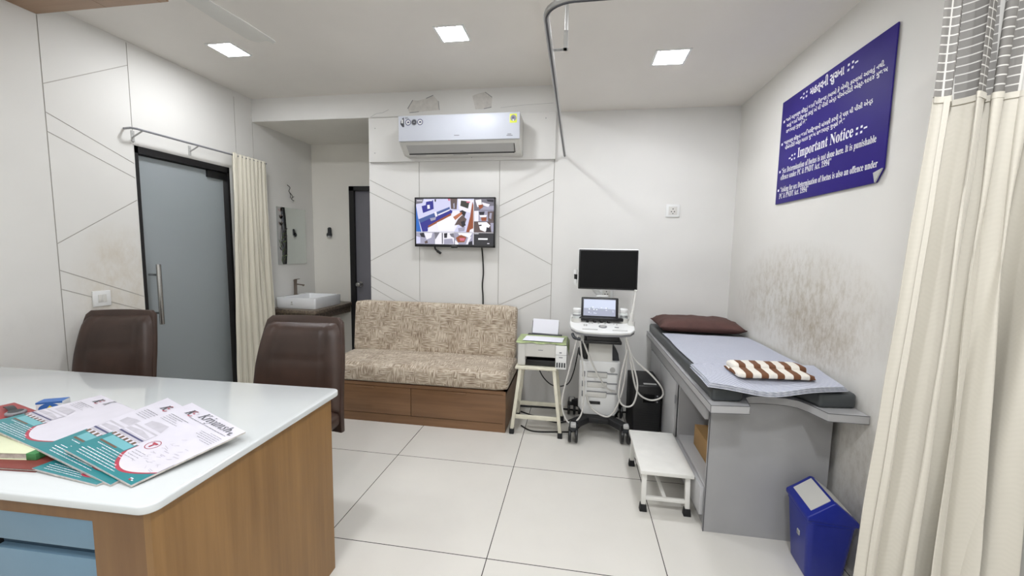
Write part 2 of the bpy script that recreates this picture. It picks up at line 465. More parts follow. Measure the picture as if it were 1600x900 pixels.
def dup(root, loc, rotz=None, label=None):
    r = root.copy(); COL.objects.link(r); r.location = loc
    if rotz is not None: r.rotation_euler = (0, 0, rotz)
    if label: r['label'] = label
    XF[r.name] = (Vector(loc), False)
    for ch in list(root.children):
        c = ch.copy(); COL.objects.link(c); c.parent = r
        for g in ch.children:
            d = g.copy(); COL.objects.link(d); d.parent = c
    return r
def cut(mb, cutter, name, mats):
    """mb minus cutter (for the V-grooves and openings), as a structure"""
    def tmp(m):
        me = bpy.data.meshes.new('tmp'); bmesh.ops.recalc_face_normals(m.bm, faces=m.bm.faces[:]); m.bm.to_mesh(me); m.bm.free()
        o = bpy.data.objects.new('tmp', me); COL.objects.link(o); return o
    a, b = tmp(mb), tmp(cutter)
    for m_ in mats[:1]: a.data.materials.append(m_)
    for m_ in mats[1:]: b.data.materials.append(m_)
    md = a.modifiers.new('b', 'BOOLEAN'); md.material_mode = 'TRANSFER'; md.operation = 'DIFFERENCE'; md.object = b; md.solver = 'EXACT'; md.use_self = True
    dg = bpy.context.evaluated_depsgraph_get(); dg.update()
    me = bpy.data.meshes.new_from_object(a.evaluated_get(dg))
    bpy.data.objects.remove(a); bpy.data.objects.remove(b)
    r = MB(); r.bm.from_mesh(me); r.recalc = False
    ix = {m_.name: mats.index(m_) for m_ in mats}
    return struct(r, name, mats, smooth=0)
def rz(a): return Matrix.Rotation(a, 3, 'Z')
def rx(a): return Matrix.Rotation(a, 3, 'X')
def ry(a): return Matrix.Rotation(a, 3, 'Y')

# ------------------------------------------------------------------ the room
XL, XR, YB, YN = -3.15, 1.26, 3.60, -2.2
ZL, ZR = 2.81, 2.585
struct(MB().box(XL - 1.6, XR + 0.1, YN - 0.1, 4.6, -0.1, 0.0), 'floor', M_FLOOR)
struct(MB().box(XL - 0.1, -0.21, YN - 0.1, YB + 0.1, ZL, ZL + 0.1), 'ceiling', M_CEIL)
struct(MB().box(-0.21, XR + 0.1, YN - 0.1, YB + 0.1, ZR, ZL + 0.1), 'ceiling_lowered', M_CEIL)
struct(MB().box(XR, XR + 0.1, YN, YB + 0.1, 0, ZR), 'wall_right', M_WALL_R)
struct(MB().box(XL, XR, YN - 0.1, YN, 0, ZL), 'wall_rear', M_WALL)
# left wall with its V-grooves and the door opening
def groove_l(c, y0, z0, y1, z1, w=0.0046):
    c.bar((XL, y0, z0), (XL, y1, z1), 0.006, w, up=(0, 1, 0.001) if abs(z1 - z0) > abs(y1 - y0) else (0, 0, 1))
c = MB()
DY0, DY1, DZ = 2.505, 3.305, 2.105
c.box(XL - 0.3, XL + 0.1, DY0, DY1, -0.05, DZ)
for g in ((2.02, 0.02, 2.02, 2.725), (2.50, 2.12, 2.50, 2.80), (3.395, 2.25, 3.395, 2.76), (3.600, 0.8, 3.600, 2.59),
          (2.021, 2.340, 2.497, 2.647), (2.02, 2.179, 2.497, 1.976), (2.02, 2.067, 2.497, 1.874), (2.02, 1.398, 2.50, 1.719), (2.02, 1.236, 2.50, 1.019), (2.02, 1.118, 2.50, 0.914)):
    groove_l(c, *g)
cut(MB().box(XL - 0.1, XL, YN, 4.55, 0, ZL), c, 'wall_left', [M_WALL_L, M_GROOVE_SHADE])
# back wall with grooves
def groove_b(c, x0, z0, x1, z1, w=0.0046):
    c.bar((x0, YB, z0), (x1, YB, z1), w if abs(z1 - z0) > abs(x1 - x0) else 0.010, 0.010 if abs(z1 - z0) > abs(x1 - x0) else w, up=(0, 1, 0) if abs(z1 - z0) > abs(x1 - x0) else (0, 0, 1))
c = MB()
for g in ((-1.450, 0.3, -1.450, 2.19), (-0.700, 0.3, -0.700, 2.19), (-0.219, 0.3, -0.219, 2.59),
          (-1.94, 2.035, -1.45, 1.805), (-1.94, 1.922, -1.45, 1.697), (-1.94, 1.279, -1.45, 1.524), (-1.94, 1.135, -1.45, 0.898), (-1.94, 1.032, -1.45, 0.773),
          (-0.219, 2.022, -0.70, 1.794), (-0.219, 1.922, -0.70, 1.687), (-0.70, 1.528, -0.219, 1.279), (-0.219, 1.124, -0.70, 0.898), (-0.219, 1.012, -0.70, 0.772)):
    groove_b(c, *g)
cut(MB().box(-1.94, XR, YB, YB + 0.1, 0, ZL), c, 'wall_back', [M_WALL, M_GROOVE_SHADE])
struct(MB().box(XL, -1.94, YB, YB + 0.12, 2.594, ZL), 'beam', M_WALL)
struct(MB().box(XL, -1.6, YB + 0.12, 4.55, 2.60, 2.70).box(XL, -1.6, YB + 0.0, YB + 0.12, 2.5935, 2.596), 'ceiling_alcove', M_ALC)
struct(MB().box(XL, -2.655, 4.48, 4.58, 0, 2.6).box(-2.655, -1.6, 4.48, 4.58, 2.11, 2.6), 'wall_alcove', M_ALC)
struct(MB().box(-1.62, -1.6, YB + 0.1, 4.48, 0, 2.6), 'wall_alcove_side', M_ALC)
# boxed panel behind the air conditioner
p = MB().box(-1.925, -0.212, YB - 0.03, YB, 2.19, 2.578, 0.002)
p.mi = 1
for sx_, sz_ in ((-1.86, 2.49), (-1.865, 2.27), (-0.30, 2.53), (-0.95, 2.215)):
    p.lathe([(0.004, 0), (0.004, 0.002)], (sx_, YB - 0.03, sz_), 8, (0, -1, 0))
struct(p, 'trim_1', [M_WALL, M_MGREY])
# plaster that has flaked off the beam
q = MB()
for pts in (((-1.557, 2.662), (-1.508, 2.735), (-1.46, 2.728), (-1.38, 2.745), (-1.315, 2.769), (-1.267, 2.717), (-1.258, 2.64), (-1.36, 2.636), (-1.45, 2.632), (-1.539, 2.626)),
            ((-0.955, 2.749), (-0.90, 2.768), (-0.84, 2.776), (-0.777, 2.731), (-0.782, 2.648), (-0.85, 2.636), (-0.926, 2.634))):
    q.mi = 0; q.prism(pts, 1, YB - 0.0010, YB + 0.02)
    q.mi = 1
    k = len(pts)
    for i in range(k):
        if (i * 7 + k) % 5 > 1: continue
        a, b = pts[i], pts[(i + 1) % k]; q.tube([(a[0], YB - 0.002, a[1]), (b[0], YB - 0.002, b[1])], 0.0025, 5)
q.tube([(-1.92, YB - 0.001, 2.60), (-1.86, YB - 0.001, 2.63), (-1.80, YB - 0.001, 2.635), (-1.74, YB - 0.001, 2.66)], 0.001, 4)
q.tube([(-0.70, YB - 0.001, 2.64), (-0.5, YB - 0.001, 2.655), (-0.24, YB - 0.001, 2.662)], 0.0008, 4)
struct(q, 'trim_2', [M_PATCH, M_MGREY])
# wooden ceiling panel near the left wall
p = MB().box(XL, -2.25, 0.9, 2.02, 2.727, ZL)
p.mi = 1; p.box(-2.66, -2.657, 0.9, 2.02, 2.7265, 2.728)
p.box(-2.30, -2.297, 0.9, 2.02, 2.7265, 2.728)
struct(p, 'trim_3', [M_CEILWOOD, M_DESKDARK])

# frosted glass door in the left wall
d = MB()
FX = XL - 0.06
d.box(FX, XL + 0.004, DY0, DY0 + 0.022, 0, DZ); d.box(FX, XL + 0.004, DY1 - 0.022, DY1, 0, DZ); d.box(FX, XL + 0.004, DY0, DY1, DZ - 0.05, DZ)
door = struct(d, 'door_1', M_BLACKFRAME)
build(MB().box(XL - 0.045, XL - 0.033, DY0 + 0.022, DY1 - 0.035, 0.008, DZ - 0.055, 0.002), 'glass_leaf', M_FROST, door)
build(MB().box(XL - 0.052, XL - 0.012, 3.10, DY1 - 0.022, DZ - 0.115, DZ - 0.05, 0.003).box(XL - 0.05, XL - 0.028, DY0 + 0.022, DY1 - 0.022, DZ - 0.058, DZ - 0.05), 'patch_fitting', M_BLACK, door)
h = MB().tube([(XL + 0.055, 2.575, 0.80), (XL + 0.055, 2.575, 1.255)], 0.0155, 14)
for zz in (0.885, 1.175): h.tube([(XL - 0.034, 2.575, zz), (XL + 0.055, 2.575, zz)], 0.009, 10)
build(h, 'pull_handle', M_CHROME, door)
# passage behind the glass
struct(MB().box(XL - 1.5, XL - 1.4, 1.8, 4.2, 0, 2.4).box(XL - 1.4, XL - 0.1, 1.8, 1.85, 0, 2.4).box(XL - 1.4, XL - 0.1, 4.15, 4.2, 0, 2.4).box(XL - 1.5, XL - 0.1, 1.8, 4.2, 2.4, 2.5), 'wall_passage', M_ALC)
ld = bpy.data.lights.new('passage_fill', 'AREA'); ld.size = 0.3; ld.energy = 7; ld.color = (0.95, 0.98, 1)  # added fill light behind the frosted glass, not a seen lamp
lo = bpy.data.objects.new('passage_fill', ld); COL.objects.link(lo); lo.location = (XL - 0.7, 3.0, 2.38)

# grey door at the back of the alcove
d = MB().box(-2.655, -2.595, 4.44, 4.54, 0, 2.11).box(-1.83, -1.77, 4.44, 4.54, 0, 2.11).box(-2.655, -1.77, 4.44, 4.54, 2.06, 2.11)
door2 = struct(d, 'door_2', M_BLACKFRAME)
build(MB().box(-2.595, -1.83, 4.475, 4.515, 0.01, 2.06, 0.002), 'door_leaf', M_DOORGREY, door2)
build(MB().lathe([(0.033, 0), (0.033, 0.008), (0.013, 0.012), (0.013, 0.035), (0.026, 0.042), (0.031, 0.055), (0.026, 0.07), (0.012, 0.075)], (-2.545, 4.475, 0.965), 20, (0, -1, 0)), 'door_knob', M_CHROME, door2)
struct(MB().box(-1.77, -1.62, 4.44, 4.5, 0, 2.6), 'wall_alcove_return', M_ALC)

# ------------------------------------------------------------------ ceiling lights, fan, curtain track
M_LAMP = emit('lit_panel_diffuser', 'f9fbff', PANEL_STRENGTH)
def ceiling_light(x, y, z, label):
    t = thing('ceiling_light', label, 'ceiling light', (x, y, z), 0, 'square ceiling light panels', True)
    f = MB()
    for sx_, sy_ in ((1, 0), (-1, 0), (0, 1), (0, -1)):
        if sx_: f.box(sx_ * 0.094 - 0.007, sx_ * 0.094 + 0.007, -0.101, 0.101, -0.006, -0.0005)
        else: f.box(-0.101, 0.101, sy_ * 0.094 - 0.007, sy_ * 0.094 + 0.007, -0.006, -0.0005)
    build(f, 'frame', M_WHITE, t)
    build(MB().box(-0.087, 0.087, -0.087, 0.087, -0.004, -0.0005), 'diffuser', M_LAMP, t, label='glowing white diffuser')
    return t
l0 = ceiling_light(-2.522, 2.70, ZL, 'lit square ceiling light above the frosted glass door')
for loc, lb in (((-0.85, 2.69, ZL), 'lit square ceiling light in front of the air conditioner'), ((0.518, 2.68, ZR), 'lit square ceiling light in the lowered ceiling over the bed')):
    r = dup(l0, loc, None, lb)

t = thing('ceiling_fan', 'white ceiling fan, one long blade seen beside the wood panel', 'fan', (-1.80, 1.42, 2.50), 0.0, None, True)
build(MB().lathe([(0.012, 0.04), (0.012, 0.27), (0.06, 0.28), (0.06, 0.309)], (0, 0, 0), 20), 'downrod', M_WHITE, t)
build(MB().lathe([(0.05, 0), (0.11, 0.01), (0.125, 0.04), (0.11, 0.075), (0.04, 0.09)], (0, 0, 0), 28), 'motor', M_WHITE, t)
for k in range(3):
    a = k * 2 * PI / 3 + math.radians(-3)
    def bl(u, v, a=a):
        y = 0.16 + u * 0.56; hw = 0.055 + 0.035 * min(1, u * 1.6)
        if u > 0.93: hw *= math.sqrt(max(0.02, 1 - ((u - 0.93) / 0.07) ** 2 * 0.75))
        x = (v - 0.5) * 2 * hw
        return rz(a) @ Vector((x, y, 0.055 - x * 0.14 - 0.012 * (2 * v - 1) ** 2))
    b = MB().slab(bl, 24, 8, 0.004)
    bo = build(b, 'blade', M_OFFW, t)
    build(MB().box(-0.018, 0.018, 0.10, 0.22, 0.045, 0.051, 0.002, rot=rz(a), piv=(0, 0, 0)), 'blade_iron', M_WHITE, bo)

# curtain track: along the bed, round a bend and across to the right wall
TZ = 2.222
t = thing('curtain_track', 'bent aluminium curtain track hanging below the ceiling by the bed', 'curtain track', (-0.133, 3.598, TZ))
pts = [(-0.133, 3.598, TZ), (-0.133, 2.6, TZ), (-0.133, 1.50, TZ)]
arc = [(-0.133 + 0.10 * (1 - math.cos(a)), 1.50 - 0.10 * math.sin(a), TZ) for a in [PI / 2 * i / 8 for i in range(1, 9)]]
tail = [(0.3, 1.40, TZ), (0.8, 1.385, TZ), (1.259, 1.36, TZ)]
b = MB()
for off, zz in ((0.010, 0),): b.tube([Vector(p) for p in pts + arc + tail], 0.011, 10)
build(b, 'rail', M_ALU, t)
b = MB().tube([Vector(p) - Vector((0, 0, 0.0095)) for p in pts + arc + tail], 0.0045, 6)
build(b, 'slot', M_DALU, t)
b = MB().box(-0.133, -0.068, 1.735, 1.755, TZ + 0.004, TZ + 0.007).box(-0.082, -0.064, 1.735, 1.755, TZ + 0.004, TZ + 0.075)
for px in (-0.115, -0.092): b.lathe([(0.003, 0), (0.002, 0.002)], (px, 1.745, TZ + 0.003), 8, (0, 0, -1))
build(b, 'bracket', M_ALU, t)
build(MB().box(-0.079, -0.065, 1.738, 1.752, TZ + 0.02, ZR, 0.001), 'drop_rod', M_ALU, t)
build(MB().box(-0.15, -0.116, 3.594, 3.598, TZ - 0.02, TZ + 0.02).lathe([(0.004, 0), (0.003, 0.003)], (-0.133, 3.594, TZ - 0.015), 8, (0, -1, 0)), 'wall_plate', M_WHITE, t)

# ------------------------------------------------------------------ air conditioner
t = thing('air_conditioner', 'white split air conditioner on the back wall above the television', 'air conditioner', (-1.0, 3.568, 2.21))
AX0, AX1, AYF, AZ0, AZ1 = -1.532, -0.492, 3.36, 2.215, 2.515
AZM = 2.305
prof = [(3.567, AZ1), (AYF + 0.004, AZ1), (AYF + 0.004, AZM), (AYF + 0.012, AZM - 0.012), (AYF + 0.10, AZ0 + 0.002), (AYF + 0.125, AZ0), (3.567, AZ0)]
build(MB().prism(prof, 0, AX0 + 0.012, AX1 - 0.012, 0.004), 'body', M_OFFW, t)
for xs in (AX0, AX1 - 0.014):
    build(MB().prism([(3.565, AZ1 - 0.003), (AYF, AZ1 - 0.003), (AYF, AZM), (AYF + 0.015, AZM - 0.02), (AYF + 0.105, AZ0 - 0.002), (3.565, AZ0 - 0.002)], 0, xs, xs + 0.014, 0.003), 'end_cap', M_OFFW, t)
fp = build(MB().box(AX0, AX1, AYF - 0.014, AYF + 0.003, AZM + 0.003, AZ1 + 0.002, 0.004), 'front_panel', M_WHITE2, t)
# flap on the sloped underside
sl = Vector((0, 0.088, AZ0 + 0.002 - (AZM - 0.012))); sn = Vector((0, sl.z, -sl.y)).normalized()
o0 = Vector((0, AYF + 0.012, AZM - 0.012))
def onflap(x, s, d): p = o0 + sl * s + sn * d; return (x, p.y, p.z)
b = MB(); xa, xb = AX0 + 0.055, AX1 - 0.055
b.grid(lambda u, v: Vector(onflap(xa + (xb - xa) * u, 0.10 + 0.72 * v, 0.004)), 8, 4)
build(b, 'louver_flap', M_LGREY, t)
b = MB()
b.tube([onflap(xa, 0.88, 0.003), onflap(xb, 0.88, 0.003)], 0.0055, 6); b.tube([onflap(xb + 0.005, 0.14, 0.003), onflap(xb + 0.005, 0.88, 0.003)], 0.003, 6)
build(b, 'outlet_gap', M_BLACK, t)
b = MB(); yy = AYF - 0.0148
def disc(b, x, z, r, y=yy, n=20): b.poly([(x + r * math.cos(2 * PI * k / n), y, z + r * math.sin(2 * PI * k / n)) for k in range(n)])
for k, mi in ((0, 1), (1, 2), (2, 1)):
    x = AX0 + 0.088 + 0.053 * k; b.mi = mi; disc(b, x, 2.462, 0.0255)
    b.mi = 0 if k != 1 else 3; disc(b, x, 2.462, 0.019, yy - 0.0004)
    b.mi = 1 if k != 1 else 2; b.poly([(x - 0.011, yy - 0.0008, 2.456), (x + 0.011, yy - 0.0008, 2.456), (x + 0.011, yy - 0.0008, 2.467), (x - 0.004, yy - 0.0008, 2.471)])
STK = [M_WHITE, M_PRNAVY, M_TEXTG, M_TEXTD, mat('yellow_green_sticker', 'd9e23a', 0.5)]
build(b, 'feature_sticker', STK, fp); b = MB()
b.mi = 3; b.poly([(AX0 + 0.05, yy, 2.505), (AX0 + 0.053, yy, 2.425), (AX0 + 0.038, yy, 2.425), (AX0 + 0.018, yy, 2.45), (AX0 + 0.022, yy, 2.475), (AX0 + 0.036, yy, 2.495)])
b.mi = 0; b.poly([(AX0 + 0.030, yy - 0.0004, 2.488), (AX0 + 0.043, yy - 0.0004, 2.488), (AX0 + 0.043, yy - 0.0004, 2.455), (AX0 + 0.027, yy - 0.0004, 2.458)])
build(b, 'picture_sticker', STK, fp); b = MB()
b.mi = 2
for r_ in range(2): b.poly([(AX0 + 0.06, yy, 2.505 - r_ * 0.009), (AX0 + 0.085 + r_ * 0.012, yy, 2.505 - r_ * 0.009), (AX0 + 0.085 + r_ * 0.012, yy, 2.500 - r_ * 0.009), (AX0 + 0.06, yy, 2.500 - r_ * 0.009)]); build(b, 'marking', STK, fp); b = MB(); b.mi = 2
b.mi = 4; b.poly([(AX1 - 0.082, yy, 2.503), (AX1 - 0.024, yy, 2.503), (AX1 - 0.024, yy, 2.433), (AX1 - 0.082, yy, 2.433)])
b.mi = 2; disc(b, AX1 - 0.053, 2.470, 0.025, yy - 0.0004)
b.mi = 1; b.poly([(AX1 - 0.066, yy - 0.0008, 2.465), (AX1 - 0.042, yy - 0.0008, 2.465), (AX1 - 0.046, yy - 0.0008, 2.481), (AX1 - 0.062, yy - 0.0008, 2.481)])
b.mi = 0; disc(b, AX1 - 0.053, 2.453, 0.006, yy - 0.0008, 10)
build(b, 'energy_sticker', STK, fp); b = MB()
b.mi = 2
for r_, (xx, ww, z_) in enumerate(((AX1 - 0.10, 0.032, 2.348), (AX1 - 0.107, 0.05, 2.337), ((AX0 + AX1) / 2 - 0.03, 0.045, 2.349))):
    b.poly([(xx, yy, z_), (xx + ww, yy, z_), (xx + ww, yy, z_ - 0.006), (xx, yy, z_ - 0.006)]); build(b, 'marking', STK, fp); b = MB(); b.mi = 2
b = MB(); b.poly([onflap(-1.08, 1.0, 0.006), onflap(-0.95, 1.0, 0.006), onflap(-0.95, 0.965, 0.006), onflap(-1.08, 0.965, 0.006)])
build(b, 'marking', M_TEXTG, t); b = MB()
b.poly([onflap(-1.42, 1.0, 0.006), onflap(-1.33, 1.0, 0.006), onflap(-1.33, 0.98, 0.006), onflap(-1.42, 0.98, 0.006)])
build(b, 'marking', M_TEXTG, t)

# ------------------------------------------------------------------ television with its camera grid
TX0, TX1, TZ0, TZ1, TYF = -1.462, -0.720, 1.422, 1.862, 3.52
t = thing('television', 'black wall mounted television showing a grid of camera views', 'television', (-1.09, 3.598, 1.42))
b = MB().box(TX0, TX1, TYF + 0.003, TYF + 0.035, TZ0, TZ1, 0.004).box(TX0 + 0.08, TX1 - 0.08, TYF + 0.035, TYF + 0.062, TZ0 + 0.03, TZ1 - 0.09, 0.008)
build(b, 'body', M_BLACK, t)
b = MB()
for x0, x1, z0, z1 in ((TX0, TX1, TZ1 - 0.013, TZ1), (TX0, TX1, TZ0, TZ0 + 0.024), (TX0, TX0 + 0.013, TZ0, TZ1), (TX1 - 0.013, TX1, TZ0, TZ1)):
    b.box(x0, x1, TYF - 0.003, TYF + 0.004, z0, z1, 0.0015)
b.box(-1.12, -1.062, TYF - 0.004, TYF + 0.01, TZ0 - 0.008, TZ0 + 0.004, 0.003)
bez = build(b, 'bezel', M_BLACK, t)
b = MB(); b.poly([(-1.115, TYF - 0.0035, TZ0 + 0.013), (-1.068, TYF - 0.0035, TZ0 + 0.013), (-1.068, TYF - 0.0035, TZ0 + 0.009), (-1.115, TYF - 0.0035, TZ0 + 0.009)])
build(b, 'marking', M_TEXTG, bez)
build(MB().box(-1.2, -0.98, TYF + 0.062, 3.597, TZ0 + 0.12, TZ0 + 0.3), 'wall_mount', M_BLACKM, t)
# picture: polygons measured across the screen, u to the right 0..1090, v down 0..650
SXA, SXB, SZA, SZB = TX0 + 0.013, TX1 - 0.013, TZ1 - 0.013, TZ0 + 0.024
def scr(u, v, k): return (SXA + (SXB - SXA) * u / 1095.0, TYF - 0.0002 - 0.00025 * k, SZA + (SZB - SZA) * v / 655.0)
tones = ['c9c9e6', '2a2a86', '41568f', 'e6e3ee', '8e4a2c', '5a4a48', '24222c', 'f4f2f8', 'b06a4a', '9a98ac', '3a6ab8', 'c86a80', '6f6c78', '34342f', '2b2b30']
SM = [emit('screen_tone_' + t_, t_, 0.8) for t_ in tones]
b = MB()
def SP(mi, k, *pts): b.mi = mi; b.poly([scr(u, v, k) for u, v in pts])
SP(6, 0, (0, 0), (1095, 0), (1095, 655), (0, 655))
SP(0, 1, (0, 0), (815, 0), (815, 475), (0, 475))
SP(12, 2, (0, 0), (110, 0), (90, 60), (0, 75)); SP(10, 2, (0, 250), (60, 480), (0, 475)); SP(10, 2, (0, 100), (25, 250), (75, 475), (20, 475), (0, 350))
SP(1, 2, (80, 105), (140, 90), (145, 45), (245, 20), (255, 145), (100, 205))
SP(3, 3, (160, 90), (195, 85), (200, 140), (165, 145))
SP(2, 2, (35, 295), (480, 115), (485, 160), (55, 350))
SP(1, 3, (55, 350), (485, 155), (520, 170), (525, 200), (190, 380), (165, 470), (90, 475))
SP(9, 4, (200, 280), (290, 260), (280, 300), (215, 320)); SP(3, 4, (310, 225), (480, 150), (485, 165), (320, 242)); SP(3, 4, (260, 190), (290, 180), (310, 250), (280, 260))
SP(4, 4, (170, 390), (500, 205), (505, 235), (180, 415))
SP(3, 3, (165, 420), (505, 230), (520, 175), (600, 165), (690, 190), (640, 300), (545, 470), (175, 475))
SP(7, 4, (300, 340), (505, 250), (560, 300), (540, 440), (330, 450))
SP(5, 3, (490, 0), (590, 0), (580, 150), (500, 145)); SP(9, 4, (530, 70), (550, 60), (555, 130), (535, 140))
SP(3, 3, (600, 0), (815, 20), (770, 200), (610, 150)); SP(13, 4, (640, 25), (760, 40), (740, 140), (630, 100)); SP(11, 5, (720, 35), (770, 40), (765, 60), (715, 55))
SP(8, 5, (530, 260), (650, 185), (665, 215), (560, 305)); SP(6, 5, (620, 180), (660, 160), (715, 190), (690, 260), (650, 215)); SP(5, 4, (600, 290), (660, 230), (720, 290), (680, 420), (610, 370), (550, 380))
SP(6, 5, (640, 330), (690, 310), (710, 380), (660, 400)); SP(9, 5, (600, 420), (700, 400), (690, 460), (610, 470))
SP(4, 5, (800, 40), (815, 90), (815, 475), (715, 475), (770, 250))
SP(3, 6, (770, 440), (815, 420), (815, 475), (760, 475))
SP(11, 6, (455, 0), (490, 0), (485, 30), (460, 25)); SP(6, 6, (265, 5), (290, 5), (285, 45), (270, 40))
SP(3, 6, (12, 22), (90, 22), (90, 32), (12, 32)); SP(3, 6, (120, 22), (230, 22), (230, 32), (120, 32))
for (x0, y0, x1, y1, base) in ((825, 0, 1095, 165, 12), (825, 168, 1095, 322, 9), (825, 325, 1095, 478, 5)):
    SP(base, 1, (x0, y0), (x1, y0), (x1, y1), (x0, y1))
SP(7, 2, (840, 20), (920, 10), (930, 90), (870, 120)); SP(4, 3, (880, 90), (950, 80), (940, 130), (900, 150)); SP(3, 2, (930, 50), (1040, 80), (1020, 120), (940, 90)); SP(6, 3, (990, 10), (1090, 10), (1090, 50), (1010, 40)); SP(9, 2, (960, 110), (1095, 100), (1095, 160), (900, 160))
SP(3, 2, (825, 175), (885, 170), (885, 320), (825, 320)); SP(6, 3, (890, 185), (970, 180), (960, 230), (900, 230)); SP(7, 3, (900, 235), (1000, 230), (990, 260), (910, 260)); SP(4, 3, (920, 265), (1000, 260), (990, 315), (930, 315)); SP(5, 2, (1010, 180), (1095, 175), (1095, 320), (1020, 320)); SP(9, 3, (1040, 200), (1070, 200), (1060, 290), (1030, 270))
SP(7, 2, (880, 335), (1000, 330), (1050, 380), (980, 470), (910, 440)); SP(6, 3, (890, 370), (930, 365), (930, 385), (895, 390)); SP(6, 3, (1000, 400), (1050, 420), (1060, 470), (990, 470)); SP(9, 2, (1050, 340), (1095, 340), (1095, 470), (1065, 470))
for (x0, x1, base) in ((0, 265, 9), (270, 545, 3), (550, 815, 9), (822, 1095, 14)):
    SP(base, 1, (x0, 485), (x1, 485), (x1, 655), (x0, 655))
SP(6, 2, (50, 500), (110, 490), (130, 560), (70, 550)); SP(3, 2, (115, 490), (235, 490), (220, 560), (150, 590)); SP(5, 3, (120, 620), (160, 600), (170, 640), (130, 650)); SP(0, 2, (0, 540), (60, 560), (60, 640), (0, 650))
SP(12, 2, (270, 485), (340, 485), (275, 590)); SP(6, 2, (370, 490), (385, 490), (385, 650), (372, 650)); SP(6, 3, (400, 495), (450, 490), (445, 560), (405, 565)); SP(9, 2, (400, 580), (520, 570), (540, 650), (400, 655)); SP(12, 3, (480, 500), (540, 490), (545, 560), (500, 540))
SP(4, 2, (570, 560), (640, 510), (720, 550), (690, 620), (600, 625)); SP(11, 3, (620, 560), (700, 560), (690, 600), (630, 600)); SP(7, 2, (600, 490), (800, 490), (760, 560), (700, 530), (620, 520)); SP(3, 2, (740, 560), (790, 540), (740, 650), (715, 650)); SP(6, 3, (750, 620), (800, 600), (805, 655), (745, 655)); SP(7, 2, (560, 590), (610, 640), (600, 655), (560, 655))
SP(7, 3, (885, 560), (1015, 560), (1015, 582), (885, 582)); SP(3, 3, (830, 492), (890, 492), (890, 500), (830, 500)); SP(3, 3, (1010, 630), (1040, 630), (1040, 640), (1010, 640))
SP(7, 7, (0, 477), (1095, 480), (1095, 485), (0, 482)); SP(7, 7, (815, 0), (821, 0), (821, 655), (815, 655))
build(b, 'screen', SM, t, smooth=0)
b = MB().tube([(-1.285, 3.55, 1.43), (-1.275, 3.545, 1.40), (-1.245, 3.55, 1.375)], 0.008, 8, 6).tube([(-1.26, 3.545, 1.385), (-1.225, 3.548, 1.363)], 0.012, 10)
build(b, 'loose_connector', M_BLACKM, t)
tag(build(MB().tube([(-0.850, 3.57, 1.42), (-0.846, 3.585, 1.36), (-0.838, 3.592, 1.2), (-0.846, 3.592, 1.08), (-0.838, 3.592, 0.93), (-0.84, 3.592, 0.6), (-0.845, 3.592, 0.35)], 0.0065, 8, 8), 'power_cable', M_CABLEB),
    'black power cable running down the wall from the television', 'cable')

# ------------------------------------------------------------------ sockets and switches
def wall_socket(name, x, z, label, y=YB):
    t = thing(name, label, 'socket', (x, y, z), 0, None, True)
    build(MB().box(-0.055, 0.055, -0.011, -0.0005, -0.052, 0.052, 0.003), 'plate', M_WHITE, t)
    build(MB().box(-0.034, 0.034, -0.0125, -0.0105, -0.034, 0.034, 0.001), 'insert', M_OFFW, t)
    b = MB()
    for a, c_ in ((0, 0.014), (-0.012, -0.008), (0.012, -0.008)): b.lathe([(0.0045, 0), (0.0045, 0.001)], (a, -0.0125, c_), 10, (0, -1, 0))
    b.box(-0.003, 0.003, -0.0132, -0.0125, -0.028, -0.020)
    build(b, 'socket_hole', M_BLACK, t); return t
wall_socket('wall_socket', 0.777, 1.755, 'white square wall socket high on the back wall')
wall_socket('wall_socket', 0.262, 1.045, 'white wall socket half hidden behind the ultrasound monitor')
t = thing('switch_plate', 'white two switch plate on the grooved wall beside the glass door', 'switch', (XL, 2.228, 1.037), 0, None, True)
build(MB().box(0.0005, 0.012, -0.052, 0.052, -0.052, 0.052, 0.003), 'plate', M_WHITE, t)
for yy_ in (-0.013, 0.013): build(MB().box(0.011, 0.0145, yy_ - 0.0115, yy_ + 0.0115, -0.026, 0.026, 0.001), 'switch', M_OFFW, t)

# ------------------------------------------------------------------ notice board on the right wall
SGX = 1.249
t = thing('notice_board', 'blue notice board with white bilingual lettering on the right wall', 'notice board', (SGX + 0.005, 2.41, 1.725))
def sg(y, z, d=0.0): return Vector((SGX - d, y, z))
b = MB()
b.prism([(2.88, 2.357), (1.948, 2.352), (1.948, 1.775), (1.985, 1.722), (2.88, 1.727)], 0, SGX, SGX + 0.006, 0.001)
build(b, 'board', M_SIGN, t)
b = MB(); b.prism([(1.948, 1.776), (1.984, 1.7215), (1.998, 1.765)], 0, SGX - 0.007, SGX - 0.001)
build(b, 'peeled_corner', M_LGREY, t, label='peeled pale grey corner of the board')
def serif(s_):
    return ''.join(chr(0x1D400 + ord(c_) - 65) if c_.isascii() and c_.isupper() else chr(0x1D41A + ord(c_) - 97) if c_.isascii() and c_.islower() else chr(0x1D7CE + ord(c_) - 48) if c_ in '0123456789' else c_ for c_ in s_)
def sign_text(b, body, a, e, h, bold=0.0):
    """lettering from a to e along the baseline ((y,z) pairs), reading towards -y"""
    a, e = sg(*a, 0.0012), sg(*e, 0.0012); x = (e - a); L = x.length; x.normalize(); z = Vector((0, 0, 1)); n = Vector((-1, 0, 0))
    M = Matrix((x, z, n)).transposed().to_4x4(); M.translation = a
    q_ = MB(); q_.text(body, M, h, L, bold); build(q_, 'lettering', M_TEXTW, t, smooth=0)
b = MB()
